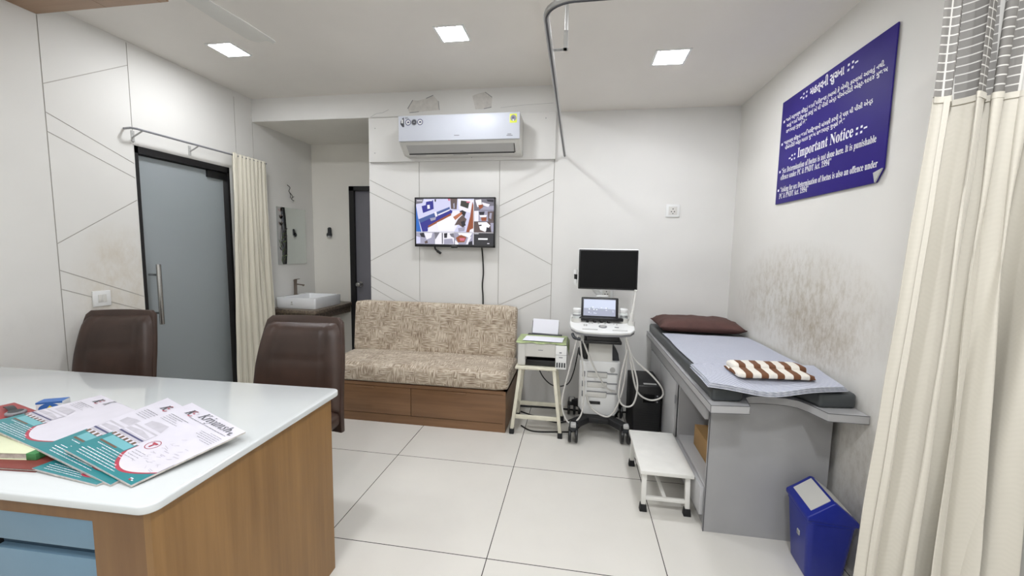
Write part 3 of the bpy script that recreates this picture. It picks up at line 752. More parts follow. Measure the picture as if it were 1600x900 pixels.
def colons(b, y, z, tail):
    b = MB()
    for i in range(2):
        for j in range(2): 
            yy_, zz_ = y - 0.030 * i + (0.008 if j else -0.008) * 0, z + 0.024 * j
            b.box(SGX - 0.0014, SGX, yy_ - 0.006, yy_ + 0.006, zz_ - 0.005, zz_ + 0.005)
    yt = y + 0.026 if tail > 0 else y - 0.056
    b.box(SGX - 0.0014, SGX, yt - 0.010, yt + 0.010, z + 0.009, z + 0.016)
    build(b, 'punctuation', M_TEXTW, t, smooth=0)
colons(b, 2.635, 2.300, 1); sign_text(b, 'મહત્વની સુચના', (2.570, 2.290), (2.275, 2.285), 0.060, 0.03); colons(b, 2.245, 2.290, -1)
sign_text(b, '“અમે ગર્ભસ્થ શીશુનું જાતિ પરીક્ષણ (બાબો કે બેબી) કરવામાં આવતું નથી.', (2.822, 2.222), (2.0, 2.207), 0.029, 0.022)
sign_text(b, 'આવું જાતિ પરીક્ષણ કરવું એ ધી પીસી એન્ડ પીએનડીટી એક્ટ-૧૯૯૪ મુજબ', (2.806, 2.186), (1.98, 2.176), 0.029, 0.022)
sign_text(b, 'સજાપાત્ર ગુન્હો છે.”', (2.807, 2.152), (2.581, 2.149), 0.029, 0.022)
sign_text(b, '“ગર્ભસ્થ શીશુના જાતિ પરિક્ષણની માંગણી કરવી તે પણ ધી પીસી એન્ડ', (2.825, 2.086), (2.052, 2.074), 0.029, 0.022)
sign_text(b, 'પીએનડીટી એક્ટ-૧૯૯૪ મુજબ સજાપાત્ર ગુન્હો છે.”', (2.806, 2.053), (2.238, 2.048), 0.029, 0.022)
colons(b, 2.712, 1.975, 1); sign_text(b, serif('Important Notice'), (2.650, 1.972), (2.165, 1.962), 0.078, 0.006); colons(b, 2.14, 1.966, -1)
sign_text(b, serif('“Sex Determination of foetus is not done here. It is punishable'), (2.826, 1.912), (2.007, 1.897), 0.046, 0.004)
sign_text(b, serif('offence under PC & PNDT Act. 1994”'), (2.832, 1.873), (2.317, 1.865), 0.046, 0.004)
sign_text(b, serif('“Asking for sex Determination of foetus is also an offence under'), (2.826, 1.797), (1.985, 1.788), 0.046, 0.004)
sign_text(b, serif('PC & PNDT Act. 1994”'), (2.832, 1.757), (2.505, 1.759), 0.046, 0.004)
for y_, z_ in ((2.843, 2.231), (2.848, 2.095), (2.848, 1.926), (2.85, 1.811)):
    build(MB().box(SGX - 0.0014, SGX, y_ - 0.008, y_ + 0.008, z_ - 0.007, z_ + 0.007, 0.0005), 'bullet', M_TEXTW, t, smooth=0)

# ------------------------------------------------------------------ sofa
SX0, SX1, SYF = -2.035, -0.505, 2.957
t = thing('sofa', 'beige woven sofa bench on a wooden drawer base under the television', 'sofa', ((SX0 + SX1) / 2, 3.25, 0))
b = MB().box(SX0, SX0 + 0.02, SYF, 3.585, 0, 0.325).box(SX1 - 0.02, SX1, SYF, 3.585, 0, 0.325).box(SX0, SX1, SYF + 0.001, SYF + 0.02, 0, 0.068).box(SX0, SX1, SYF + 0.001, 3.585, 0.30, 0.325)
b.box(SX0, SX1, 3.55, 3.585, 0, 0.325).box(SX0 + 0.02, SX1 - 0.02, SYF + 0.03, SYF + 0.04, 0.06, 0.3)
build(b, 'base', M_SOFAWOOD, t)
for x0, x1, hx in ((SX0 + 0.006, -1.2725, -1.66), (-1.2675, SX1 - 0.004, -0.895)):
    dr = build(MB().box(x0, x1, SYF - 0.002, SYF + 0.018, 0.073, 0.297, 0.0015), 'drawer', M_SOFAWOOD, t)
    build(MB().box(hx - 0.08, hx + 0.08, SYF - 0.010, SYF, 0.283, 0.298, 0.002), 'handle', M_SOFAWOOD, dr)
build(MB().soft(SX0 + 0.005, SX1 + 0.018, SYF - 0.022, 3.47, 0.327, 0.478, 0.045, 14, 0.012, 0.004), 'seat_cushion', M_SOFA, t)
build(MB().soft(SX0 + 0.01, SX1 + 0.004, 3.395, 3.50, 0.45, 0.925, 0.04, 14, 0.0, 0.0, rot=rx(-0.10), piv=(0, 3.40, 0.46)), 'back_cushion', M_SOFA, t)

# ------------------------------------------------------------------ printer stand, printer and paper
t = thing('printer_stand', 'cream painted metal stool under the printer', 'stool', (-0.27, 3.12, 0))
legs = (((-0.455, 2.965), (-0.40, 2.992)), ((-0.085, 2.955), (-0.145, 2.988)), ((-0.455, 3.275), (-0.40, 3.24)), ((-0.085, 3.275), (-0.145, 3.24)))
for (fx, fy), (tx, ty) in legs:
    lo_ = build(MB().bar((fx, fy, 0.03), (tx, ty, 0.512), 0.026, 0.026, (0, 1, 0), 0.003), 'leg', M_IVORY, t)
    build(MB().box(fx - 0.018, fx + 0.018, fy - 0.018, fy + 0.018, 0, 0.042, 0.004), 'rubber_foot', M_RUBBER, lo_)
b = MB().box(-0.438, -0.125, 2.966, 3.265, 0.508, 0.527, 0.004); build(b, 'top', M_IVORY, t)
for z_, y_ in ((0.135, 2.968),): build(MB().box(-0.445, -0.095, y_, y_ + 0.012, z_ - 0.016, z_ + 0.016, 0.002), 'stretcher', M_IVORY, t)
build(MB().box(-0.445, -0.095, 3.255, 3.267, 0.118, 0.15, 0.002), 'stretcher', M_IVORY, t)
for x_ in (-0.447, -0.10): build(MB().box(x_, x_ + 0.010, 2.975, 3.26, 0.118, 0.148, 0.002), 'stretcher', M_IVORY, t)

PX0, PX1, PYF, PYB, PZ0 = -0.425, -0.052, 3.0, 3.30, 0.5285
t = thing('printer', 'white ink tank printer standing on the cream metal stool', 'printer', (-0.24, 3.15, PZ0))
b = MB().box(PX0, -0.365, PYF, PYB, PZ0, 0.708, 0.012, 3).box(-0.37, -0.135, PYF + 0.004, PYB, 0.60, 0.708, 0.004).box(-0.37, -0.135, PYF + 0.12, PYB, PZ0, 0.605).box(-0.14, PX1, PYF + 0.03, PYB, PZ0, 0.708, 0.01)
build(b, 'body', M_OFFW, t)
build(MB().box(-0.366, -0.138, PYF + 0.03, PYF + 0.125, PZ0 + 0.002, PZ0 + 0.012).box(-0.366, -0.138, PYF + 0.012, PYF + 0.03, PZ0 + 0.002, PZ0 + 0.045, 0.003).box(-0.366, -0.138, PYF + 0.10, PYF + 0.125, PZ0 + 0.002, 0.60), 'output_tray', M_BLACK, t)
build(MB().box(-0.36, -0.143, PYF - 0.001, PYF + 0.006, 0.604, 0.705, 0.003), 'front_panel', M_OFFW, t)
b = MB(); b.box(-0.268, -0.232, PYF - 0.0018, PYF - 0.001, 0.653, 0.658); build(b, 'marking', M_TEXTG, t)
ip = build(MB().box(-0.136, PX1, PYF - 0.016, PYF + 0.10, PZ0 - 0.010, 0.70, 0.006, 3), 'ink_panel', M_WHITE, t)
b = MB().box(-0.134, PX1 + 0.002, PYF - 0.0175, PYF - 0.015, 0.629, 0.631).box(-0.108, -0.09, PYF - 0.0175, PYF - 0.015, 0.643, 0.652).box(-0.11, -0.082, PYF - 0.0175, PYF - 0.015, 0.608, 0.615)
build(b, 'marking', M_TEXTG, ip)
for k in range(4): build(MB().box(-0.128 + k * 0.0185, -0.117 + k * 0.0185, PYF - 0.019, PYF - 0.015, 0.535, 0.572, 0.003), 'ink_window', M_DKGREY, ip)
build(MB().box(-0.38, -0.10, PYB - 0.05, PYB, 0.70, 0.722, 0.004).bar((-0.24, PYB - 0.012, 0.71), (-0.24, PYB + 0.045, 0.82), 0.22, 0.004, (0, 1, 0)), 'paper_feed', M_DKGREY, t)
# cloth over the printer
def cloth(u, v):
    x = PX0 - 0.012 + u * (PX1 - PX0 + 0.03); y = PYF - 0.012 + v * (0.285)
    z = 0.7165 + 0.0025 * noise.noise((x * 14, y * 14, 0))
    if u > 0.93:
        k = (u - 0.93) / 0.07; drop = (0.035 + 0.085 * max(0, 1 - abs(v - 0.35) * 2.2)); z -= drop * k; x = PX0 - 0.012 + 0.93 * (PX1 - PX0 + 0.03) + 0.022 * k + 0.004
    if v < 0.06: z -= (0.06 - v) / 0.06 * (0.006 + 0.004 * math.sin(u * 17))
    return Vector((x, y, z))
b = MB(); b.slab(cloth, 44, 24, 0.002); tag(build(b, 'dust_cover', M_GREENLID), 'pale green cloth laid over the top of the printer', 'cloth')
b = MB(); b.slab(lambda u, v: Vector((-0.392 + 0.302 * u + 0.012 * v, 3.012 + 0.165 * v - 0.01 * u, 0.7235 + 0.001 * math.sin(u * 5))), 8, 4, 0.0012)
tag(build(b, 'paper', M_PAPER), 'blank white sheet lying flat on the green printer cover', 'paper')
b = MB().bar((-0.24, PYB - 0.010, 0.724), (-0.237, PYB + 0.034, 0.836), 0.212, 0.004, (0, 1, 0))
tag(build(b, 'paper', M_PAPER), 'blank white sheets standing upright in the printer feed', 'paper')

# ------------------------------------------------------------------ black power unit and loose cables
t = thing('power_backup_unit', 'black tower power unit on the floor between scanner and bed', 'power unit', (0.548, 3.21, 0))
ux0, ux1, uy0, uy1, uz = 0.445, 0.648, 3.02, 3.40, 0.43
build(MB().box(ux0, ux1, uy0 + 0.012, uy1, 0.008, uz, 0.006), 'case', M_BLACKM, t)
fpn = build(MB().box(ux0 + 0.002, ux1 - 0.002, uy0, uy0 + 0.02, 0.012, uz - 0.002, 0.008, 3), 'front_panel', M_BLACK, t)
b = MB()
for k in range(12): b.box(ux0 + 0.02, ux1 - 0.02, uy0 - 0.003, uy0 + 0.002, 0.05 + k * 0.017, 0.056 + k * 0.017)
build(b, 'vent_slats', M_BLACKM, fpn)
build(MB().box(ux0 + 0.07, ux1 - 0.05, uy0 - 0.004, uy0 + 0.002, 0.30, 0.365, 0.002), 'display', M_SCREENOFF, fpn)
b = MB()
for k in range(3): b.lathe([(0.006, 0), (0.006, 0.003)], (ux1 - 0.032, uy0, 0.31 + 0.022 * k), 10, (0, -1, 0))
build(b, 'button', M_MGREY, fpn)
build(MB().box(ux0 + 0.075, ux1 - 0.035, uy0 + 0.025, uy0 + 0.055, uz - 0.0005, uz + 0.001), 'label', M_LGREY, t)
for sx_ in (ux0 + 0.02, ux1 - 0.05):
    for sy_ in (uy0 + 0.04, uy1 - 0.06): build(MB().box(sx_, sx_ + 0.03, sy_, sy_ + 0.03, 0, 0.01), 'foot', M_RUBBER, t)
def cable(pts, r, label, m=M_CABLEB, sm=10):
    return tag(build(MB().tube(pts, r, 7, sm), 'power_cable', m), label, 'cable')
cable([(-0.33, 3.29, 0.545), (-0.31, 3.34, 0.46), (-0.25, 3.36, 0.33), (-0.16, 3.37, 0.26), (-0.05, 3.40, 0.27), (0.0, 3.45, 0.36), (0.03, 3.52, 0.5), (0.04, 3.59, 0.55)], 0.005, 'thin black cable drooping behind the cream printer stool')
cable([(-0.40, 3.10, 0.006), (-0.30, 3.02, 0.006), (-0.12, 3.04, 0.006), (0.02, 3.09, 0.006), (0.1, 3.3, 0.006), (0.12, 3.5, 0.006)], 0.006, 'black cable lying on the floor under the printer stool')
cable([(-0.44, 3.38, 0.006), (-0.3, 3.30, 0.006), (-0.1, 3.20, 0.014), (0.05, 3.36, 0.006), (0.2, 3.5, 0.006)], 0.006, 'black cable crossing the floor behind the printer stool')
cable([(-0.47, 3.50, 0.008), (-0.2, 3.515, 0.008), (0.1, 3.50, 0.008), (0.4, 3.54, 0.008), (0.66, 3.55, 0.008)], 0.008, 'black cable running along the foot of the back wall')

# ------------------------------------------------------------------ ultrasound machine
t = thing('ultrasound_machine', 'white wheeled ultrasound scanner with console and dark monitor', 'ultrasound machine', (0.2, 3.18, 0))
# base and casters
b = MB()
for sx_, sy_ in ((-1, -1), (1, -1), (-1, 1), (1, 1)):
    cx_, cy_ = 0.2 + sx_ * 0.185, (2.925 if sy_ < 0 else 3.43)
    b.bar((0.2 + sx_ * 0.07, 3.18 + sy_ * 0.10, 0.13), (cx_, cy_ - sy_ * 0.02, 0.125), 0.075, 0.05, (0, 0, 1), 0.012)
b.box(0.07, 0.33, 3.02, 3.40, 0.105, 0.155, 0.015)
build(b, 'base', M_BLACKM, t)
for cx_, cy_ in ((0.012, 2.915), (0.392, 2.965), (-0.005, 3.43), (0.385, 3.43)):
    c_ = build(MB().box(cx_ - 0.03, cx_ + 0.03, cy_ - 0.03, cy_ + 0.05, 0.085, 0.14, 0.012, 3), 'caster', M_DKGREY, t)
    for s_ in (-1, 1):
        build(MB().lathe([(0.030, -0.011), (0.052, -0.011), (0.056, -0.006), (0.056, 0.006), (0.052, 0.011), (0.030, 0.011)], (cx_ + s_ * 0.024, cy_, 0.0565), 24, (1, 0, 0)), 'wheel', M_BLACK, c_)
    build(MB().box(cx_ - 0.02, cx_ + 0.02, cy_ - 0.045, cy_ + 0.01, 0.125, 0.150, 0.006), 'brake_pedal', M_LGREY, c_)
# column body
b = MB().prism([(0.045, 3.10), (0.075, 3.075), (0.325, 3.075), (0.352, 3.10), (0.352, 3.40), (0.045, 3.40)], 2, 0.15, 0.575, 0.012, 3)
build(b, 'body', M_WHITE, t)
build(MB().prism([(0.105, 0.55), (0.085, 0.50), (0.310, 0.50), (0.292, 0.55), (0.285, 0.80), (0.115, 0.80)], 1, 3.085, 3.30, 0.01), 'column', M_OFFW, t)
build(MB().box(0.075, 0.108, 3.12, 3.24, 0.55, 0.80, 0.006), 'column_post', M_BLACK, t)
build(MB().prism([(0.292, 0.575), (0.345, 0.575), (0.335, 0.63), (0.30, 0.69), (0.29, 0.69)], 1, 3.12, 3.26, 0.004), 'corner_guard', M_DKGREY, t)
build(MB().prism([(0.035, 0.60), (0.05, 0.68), (0.085, 0.70), (0.085, 0.575), (0.06, 0.575)], 1, 3.16, 3.26, 0.004), 'corner_guard', M_DKGREY, t)
b = MB()
for k, z_ in enumerate((0.472, 0.395, 0.318)):
    pn = build(MB().box(0.105, 0.255, 3.066, 3.08, z_ - 0.024, z_ + 0.018, 0.008, 3), 'probe_port', M_OFFW, t)
    build(MB().box(0.105, 0.255, 3.0655, 3.076, z_ + 0.019, z_ + 0.024).box(0.24, 0.33, 3.069, 3.0765, z_ + 0.008, z_ + 0.016), 'port_slot', M_MGREY, pn)
    build(MB().box(0.068, 0.09, 3.066, 3.078, z_ - 0.02, z_ + 0.022, 0.002).box(0.073, 0.085, 3.0645, 3.067, z_ - 0.012, z_ + 0.0), 'port_latch', M_MGREY, pn)
build(MB().lathe([(0.020, 0), (0.020, 0.006), (0.015, 0.006), (0.015, 0.003)], (0.292, 3.075, 0.515), 24, (0, -1, 0)), 'power_button', M_LGREY, t)
build(MB().box(0.125, 0.21, 3.068, 3.08, 0.24, 0.262, 0.002), 'disc_slot', M_BLACK, t)
for x0, x1 in ((0.045, 0.085), (0.312, 0.352)): build(MB().prism([(x0, 0.148), (x1, 0.148), (x1 if x0 < 0.1 else x0 + 0.01, 0.165), (x0 if x0 < 0.1 else x1, 0.205)], 1, 3.071, 3.10, 0.003), 'foot_guard', M_BLACK, t)
# keyboard drawer and console
build(MB().box(0.07, 0.34, 2.96, 3.25, 0.735, 0.758, 0.006).box(0.09, 0.32, 2.95, 3.2, 0.762, 0.79, 0.004), 'keyboard_drawer', M_BLACK, t)
b = MB(); plan = []
ctrl = [(-0.035, 3.30), (-0.04, 3.10), (-0.028, 3.01), (0.01, 2.95), (0.07, 2.925), (0.20, 2.915), (0.33, 2.925), (0.40, 2.95), (0.432, 3.00), (0.438, 3.08), (0.432, 3.30)]
CR, CP = rx(0.17), (0.2, 2.92, 0.815)
def prismr(b, poly, z0, z1, bev): 
    m = MB(); m.prism(poly, 2, z0, z1, bev, 3); t_ = m.bm
    me = bpy.data.meshes.new('x'); t_.to_mesh(me); t_.free(); q_ = bmesh.new(); q_.from_mesh(me); bpy.data.meshes.remove(me); b.merge(q_, CR, CP)
prismr(b, ctrl, 0.812, 0.832, 0.006)
con = build(b, 'console', M_WHITE, t)
b = MB(); prismr(b, [(x * 0.985 + 0.003, y * 1.0 + 0.004) for x, y in ctrl], 0.795, 0.812, 0.004); build(b, 'console_base', M_MGREY, con)
def onc(x, y, d=0.0): return Vector(CP) + CR @ (Vector((x, y, 0.832 + d)) - Vector(CP))
b = MB(); nrm = CR @ Vector((0, 0, 1))
b.lathe([(0.030, 0.0), (0.030, 0.004), (0.024, 0.005), (0.022, 0.002)], onc(0.205, 3.035), 28, nrm); tb = build(b, 'trackball_ring', M_MGREY, con)
b = MB(); b.lathe([(0.021, 0.0), (0.019, 0.007), (0.010, 0.012), (0.001, 0.013)], onc(0.205, 3.035), 24, nrm); build(b, 'trackball', M_LGREY, tb)
for x_ in (0.094, 0.148, 0.200, 0.252):
    build(MB().lathe([(0.0115, 0), (0.0115, 0.016), (0.009, 0.018)], onc(x_, 3.125), 16, nrm), 'knob', M_BLACK, con)
b = MB()
for x_, y_ in ((0.106, 3.085), (0.13, 3.10), (0.175, 3.10), (0.225, 3.095), (0.29, 3.10), (0.31, 3.085), (0.07, 3.06), (0.085, 3.06), (0.07, 3.04), (0.085, 3.04)):
    b.lathe([(0.0065, 0), (0.0055, 0.004)], onc(x_, y_), 10, nrm)
build(b, 'button', M_LGREY, con)
for x0, x1 in ((0.055, 0.165), (0.27, 0.375)):
    build(MB().tube([onc(x0, 2.965, -0.003), onc(x1, 2.965, -0.003)], 0.0085, 10), 'palm_groove', M_LGREY, con)
b = MB(); b.bar(onc(0.29, 3.03, 0.001), onc(0.32, 3.03, 0.001), 0.012, 0.004, nrm); build(b, 'marking', M_MGREY, con)
# tilted touch panel
TR_, TPV = rx(-0.20), (0.19, 3.145, 0.895)
tp = build(MB().box(0.045, 0.325, 3.140, 3.158, 0.892, 1.055, 0.006, 3, TR_, TPV).box(0.025, 0.36, 3.105, 3.165, 0.880, 0.905, 0.006), 'touch_panel', M_BLACK, t)
b = MB()
def tps(u, v, k=0): return Vector(TPV) + TR_ @ (Vector((0.062 + 0.242 * u, 3.1395 - 0.0004 * k, 0.912 + 0.128 * v)) - Vector(TPV))
b.mi = 0; b.poly([tps(0, 0), tps(1, 0), tps(1, 1), tps(0, 1)])
b.mi = 1; b.poly([tps(0.01, 0.46, 1), tps(0.99, 0.42, 1), tps(0.99, 0.97, 1), tps(0.01, 0.97, 1)])
random.seed(3)
for k in range(26):
    u, v = random.uniform(0.08, 0.92), random.uniform(0.12, 0.5); a_, h_ = random.uniform(0.02, 0.05), random.uniform(0.02, 0.06)
    b.mi = random.choice((1, 2, 3)); b.poly([tps(u, v, 2), tps(u + a_, v, 2), tps(u + a_, v + h_, 2), tps(u, v + h_, 2)])
build(b, 'touch_screen', [emit('touch_grey', 'a4a9bd', 0.7), emit('touch_pale', 'c3cbe0', 0.8), emit('touch_white', 'dfe4f2', 0.9), emit('touch_green', 'a3b3b2', 0.7)], tp, smooth=0)
build(MB().bar((0.155, 3.149, 1.066), (0.245, 3.149, 1.068), 0.012, 0.012, (0, 0, 1), 0.004), 'touch_panel_tab', M_WHITE, tp)
# monitor and its arm
MR, MP = rx(-0.05) @ rz(0.0), (0.237, 3.2, 1.26)
mo = build(MB().box(0.008, 0.468, 3.196, 3.225, 1.108, 1.428, 0.013, 4, MR, MP), 'monitor', M_WHITE, t)
build(MB().box(0.015, 0.461, 3.190, 3.2, 1.114, 1.420, 0.0045, 3, MR, MP), 'monitor_glass', M_BLACK, mo)
build(MB().box(0.026, 0.450, 3.1885, 3.192, 1.126, 1.410, 0.001, 1, MR, MP), 'display', M_SCREENOFF, mo)
ar = build(MB().tube([(0.13, 3.25, 1.125), (0.165, 3.255, 1.085), (0.185, 3.26, 1.06)], 0.021, 14, 5).box(0.17, 0.30, 3.225, 3.27, 1.16, 1.32, 0.01).tube([(0.185, 3.26, 1.07), (0.19, 3.28, 0.98), (0.195, 3.26, 0.88), (0.2, 3.22, 0.80)], 0.022, 12, 5), 'monitor_arm', M_WHITE, t)
build(MB().tube([(-0.006, 3.24, 1.26), (-0.008, 3.24, 1.225)], 0.017, 14).tube([(-0.004, 3.24, 1.185), (-0.004, 3.24, 1.15), (0.05, 3.24, 1.13)], 0.016, 12, 4), 'arm_joint', M_WHITE, ar)
build(MB().tube([(-0.006, 3.24, 1.226), (-0.005, 3.24, 1.184)], 0.013, 12), 'arm_joint_band', M_BLACK, ar)
# cup holders
for hx_, hy_ in ((0.012, 3.13), (0.365, 3.16), (0.418, 3.10)):
    z_ = onc(hx_, hy_).z
    r_ = 0.036 if hx_ < 0.4 else 0.022
    build(MB().lathe([(r_ + 0.004, -0.02), (r_ + 0.005, 0.028), (r_ + 0.001, 0.028), (r_ + 0.0005, 0.0), (0.001, 0.0)], (hx_, hy_, z_), 24), 'cup_holder', M_OFFW, t)
build(MB().tube([(-0.015, 2.99, 0.795), (0.0, 2.955, 0.775), (0.045, 2.95, 0.765)], 0.012, 8, 4), 'cable_hook', M_DKGREY, t)
# hanging probe cables
for pts in ([(0.024, 2.95, 0.794), (-0.028, 2.95, 0.546), (-0.077, 2.95, 0.289), (-0.042, 2.95, 0.15), (0.018, 2.95, 0.132), (0.075, 2.95, 0.232), (0.076, 2.95, 0.481), (0.039, 2.95, 0.766)],
            [(0.048, 2.98, 0.789), (0.134, 2.99, 0.582), (0.24, 3.02, 0.40), (0.313, 3.055, 0.36)],
            [(0.367, 2.97, 0.793), (0.377, 2.97, 0.567), (0.345, 2.975, 0.334), (0.273, 2.99, 0.186), (0.156, 3.03, 0.211), (0.10, 3.06, 0.315)],
            [(0.364, 2.95, 0.797), (0.432, 2.95, 0.576), (0.461, 2.95, 0.436), (0.435, 2.95, 0.305), (0.368, 2.95, 0.29), (0.333, 2.95, 0.359), (0.341, 2.95, 0.499), (0.377, 2.95, 0.709)],
            [(0.381, 2.97, 0.78), (0.417, 2.97, 0.569), (0.465, 2.97, 0.396), (0.553, 2.97, 0.34), (0.632, 2.97, 0.365), (0.637, 2.97, 0.428), (0.557, 2.97, 0.526), (0.427, 2.97, 0.641), (0.378, 2.97, 0.76)]):
    build(MB().tube(pts, 0.0062, 8, 10), 'probe_cable', M_CABLEW, t)

def gel_bottle(x, y, z, label, marks):
    t = thing('gel_bottle', label, 'bottle', (x, y, z), 0, None, True)
    build(MB().lathe([(0.027, 0), (0.031, 0.006), (0.031, 0.062), (0.027, 0.07)], (0, 0, 0), 24), 'body', M_GEL, t)
    build(MB().lathe([(0.029, 0.07), (0.031, 0.074), (0.031, 0.094), (0.025, 0.102), (0.001, 0.104)], (0, 0, 0), 24), 'cap', M_WHITE, t)
    if marks:
        b = MB()
        for k, (x0, x1) in enumerate(((-0.024, -0.014), (-0.011, -0.002), (0.001, 0.010), (0.013, 0.022))):
            for xx in (x0, x1): b.box(xx - 0.001, xx + 0.001, -0.0325, -0.030 + abs(xx) * 0.4, 0.035, 0.050)
            if k != 1: b.box(x0, x1, -0.0325, -0.029 + abs(x0) * 0.4, 0.048, 0.050)
        build(b, 'marking', M_TEXTD, t)
    else:
        build(MB().lathe([(0.0316, 0.045), (0.0316, 0.056)], (0, 0, 0), 24), 'marking', M_MGREY, t)
gel_bottle(0.012, 3.13, onc(0.012, 3.13).z + 0.001, 'white capped gel bottle in the cup at the left of the ultrasound console', False)
gel_bottle(0.365, 3.16, onc(0.365, 3.16).z + 0.001, 'white capped gel bottle with dark lettering beside the scanning wand', True)
b = MB()
bz = onc(0.418, 3.10).z
b.tube([(0.412, 3.10, bz + 0.002), (0.416, 3.105, bz + 0.04), (0.420, 3.11, bz + 0.085), (0.428, 3.12, bz + 0.12), (0.436, 3.13, bz + 0.18), (0.443, 3.14, bz + 0.235), (0.446, 3.143, bz + 0.262)],
       lambda s: 0.016 if s < 0.34 else (0.0095 if s < 0.86 else 0.0135 * math.sqrt(max(0.1, 1 - ((s - 0.93) / 0.075) ** 2))), 14, 8)
pr_ = build(b, 'ultrasound_probe', M_OFFW); tag(pr_, 'long thin white scanning wand standing at the right end of the console', 'probe')

# ------------------------------------------------------------------ examination bed
CT = 0.728
t = thing('examination_bed', 'grey laminate examination bed with a cut out front edge', 'bed', (0.94, 2.75, 0))
arcp = [(0.905 + 0.105 * math.cos(a), 1.99 + 0.075 * math.sin(a)) for a in [PI - PI * 0.62 * i / 10 for i in range(0, 11)]]
top = [(0.617, 3.595), (0.617, 1.885), (0.788, 1.905)] + [(0.80, 1.96), (0.812, 2.02), (0.845, 2.048), (0.90, 2.056), (0.97, 2.056), (1.01, 2.05), (1.045, 2.03), (1.07, 1.985)] + [(1.097, 1.888), (1.256, 1.888), (1.256, 3.595)]
tp = build(MB().prism(top, 2, CT - 0.036, CT, 0.0015, 1), 'top', M_GREYLAM2, t)
b = MB()
for a_, c_ in zip(top[1:-2], top[2:-1]):
    b.bar((a_[0], a_[1], CT - 0.0005), (c_[0], c_[1], CT - 0.0005), 0.002, 0.002); b.bar((a_[0], a_[1], CT - 0.0355), (c_[0], c_[1], CT - 0.0355), 0.002, 0.002)
b.bar((0.617, 1.885, CT), (0.617, 3.595, CT), 0.002, 0.002); b.bar((0.617, 1.885, CT - 0.0355), (0.617, 3.595, CT - 0.0355), 0.002, 0.002); b.bar((0.617, 1.885, CT), (0.617, 1.885, CT - 0.036), 0.002, 0.002)
build(b, 'edge_strip', M_EDGE, tp)
build(MB().box(0.676, 1.222, 2.066, 2.084, 0, CT - 0.036), 'end_panel', M_GREYLAM, t)
build(MB().box(0.6745, 0.679, 2.0645, 2.068, 0, CT - 0.037), 'edge_strip', M_EDGE, t)
build(MB().box(0.655, 0.673, 2.075, 3.59, 0.585, CT - 0.036, 0.001).box(0.673, 1.2, 2.084, 3.59, 0.585, 0.60), 'fascia', M_GREYLAM, t)
build(MB().box(0.676, 1.22, 2.655, 2.673, 0, 0.585).box(0.676, 1.22, 3.57, 3.588, 0, 0.585).box(1.2, 1.22, 2.084, 3.57, 0, 0.585), 'carcass', M_GREYLAM, t)
build(MB().box(0.676, 1.2, 2.084, 2.655, 0.222, 0.24, 0.001), 'shelf', M_GREYLAM2, t)
build(MB().box(0.657, 0.676, 2.086, 2.65, 0.075, 0.222, 0.001), 'drawer', M_GREYLAM2, t)
build(MB().box(0.69, 0.705, 2.084, 3.57, 0, 0.07), 'plinth', M_GREYLAM, t)
for y0, y1 in ((2.69, 3.155), (3.16, 3.58)):
    dr = build(MB().box(0.658, 0.675, y0, y1, 0.075, 0.575, 0.001), 'door', M_GREYLAM2, t)
    if y0 < 3: build(MB().box(0.655, 0.66, 2.676, 2.688, 0.435, 0.49).box(0.655, 0.66, 2.676, 2.688, 0.14, 0.19), 'hinge', M_MGREY, dr)
b = MB().box(0.745, 1.03, 2.12, 2.54, 0.2402, 0.365, 0.003)
bx = build(b, 'cardboard_box', M_CARD); tag(bx, 'brown cardboard box on the open shelf of the bed', 'box')

# mattress, sheets, towel, pillow
mp_ = [(0.634, 3.585), (0.634, 1.93), (0.772, 1.95), (0.785, 1.99), (0.80, 2.06), (0.85, 2.10), (0.95, 2.11), (1.03, 2.09), (1.07, 2.03), (1.092, 1.945), (1.250, 1.965), (1.250, 3.585)]
tag(build(MB().prism(mp_, 2, CT + 0.0005, 0.798, 0.016, 3), 'mattress', M_VINYL), 'black vinyl mattress on the grey bed, its two front corners showing', 'mattress')
def wv(x, y, a=0.003, f=6): return a * noise.noise((x * f, y * f, 1.3))
def sheet1(u, v):
    y = 2.10 + v * 1.02; xl = 0.648 + 0.004 * math.sin(v * 9); x = xl + u * (1.238 - xl)
    return Vector((x, y, 0.8035 + 0.003 + wv(x, y)))
b = MB(); b.slab(sheet1, 30, 44, 0.002); tag(build(b, 'bed_sheet', M_SHEET), 'pale navy pinstriped sheet spread flat over the mattress', 'sheet')
b = MB()
for k in range(4):
    def lay(u, v, k=k):
        FL, FR, BR_, BL_ = Vector((0.602 + 0.004 * k, 1.898 + 0.004 * (k % 2), 0)), Vector((1.205 - 0.006 * k, 1.955, 0)), Vector((1.246, 2.34 - 0.012 * k, 0)), Vector((0.604 + 0.006 * (k % 2), 2.20, 0))
        p = (FL * (1 - u) + FR * u) * (1 - v) + (BL_ * (1 - u) + BR_ * u) * v
        sag = -0.026 * math.exp(-((u - 0.42) / 0.24) ** 2) * max(0, 1 - v * 2.6)
        return Vector((p.x, p.y + 0.035 * math.sin(u * PI) * (1 - v) * -1, 0.8135 + 0.0058 * k + sag + wv(p.x, p.y, 0.0035, 7) * 0.8))
    b.slab(lay, 30, 16, 0.0035)
b.bm.normal_update()
for f in b.bm.faces:
    if abs(f.normal.z) < 0.6: f.material_index = 1
tag(build(b, 'folded_sheet', [M_SHEET2, mat('plain_cotton_edge', 'cdd0da', 0.85, var=0.06, vs=30)]), 'folded pinstriped sheet sagging over the front edge of the bed', 'sheet')
b = MB()
ta = 0.06
b.soft(0.765, 1.105, 2.075, 2.175, 0.838, 0.876, 0.017, 14, 0.0, 0.004, rz(ta), (0.93, 2.12, 0), 22)
b.soft(0.748, 1.085, 1.975, 2.085, 0.838, 0.862, 0.011, 14, 0.0, 0.003, rz(ta), (0.93, 2.03, 0), 22)
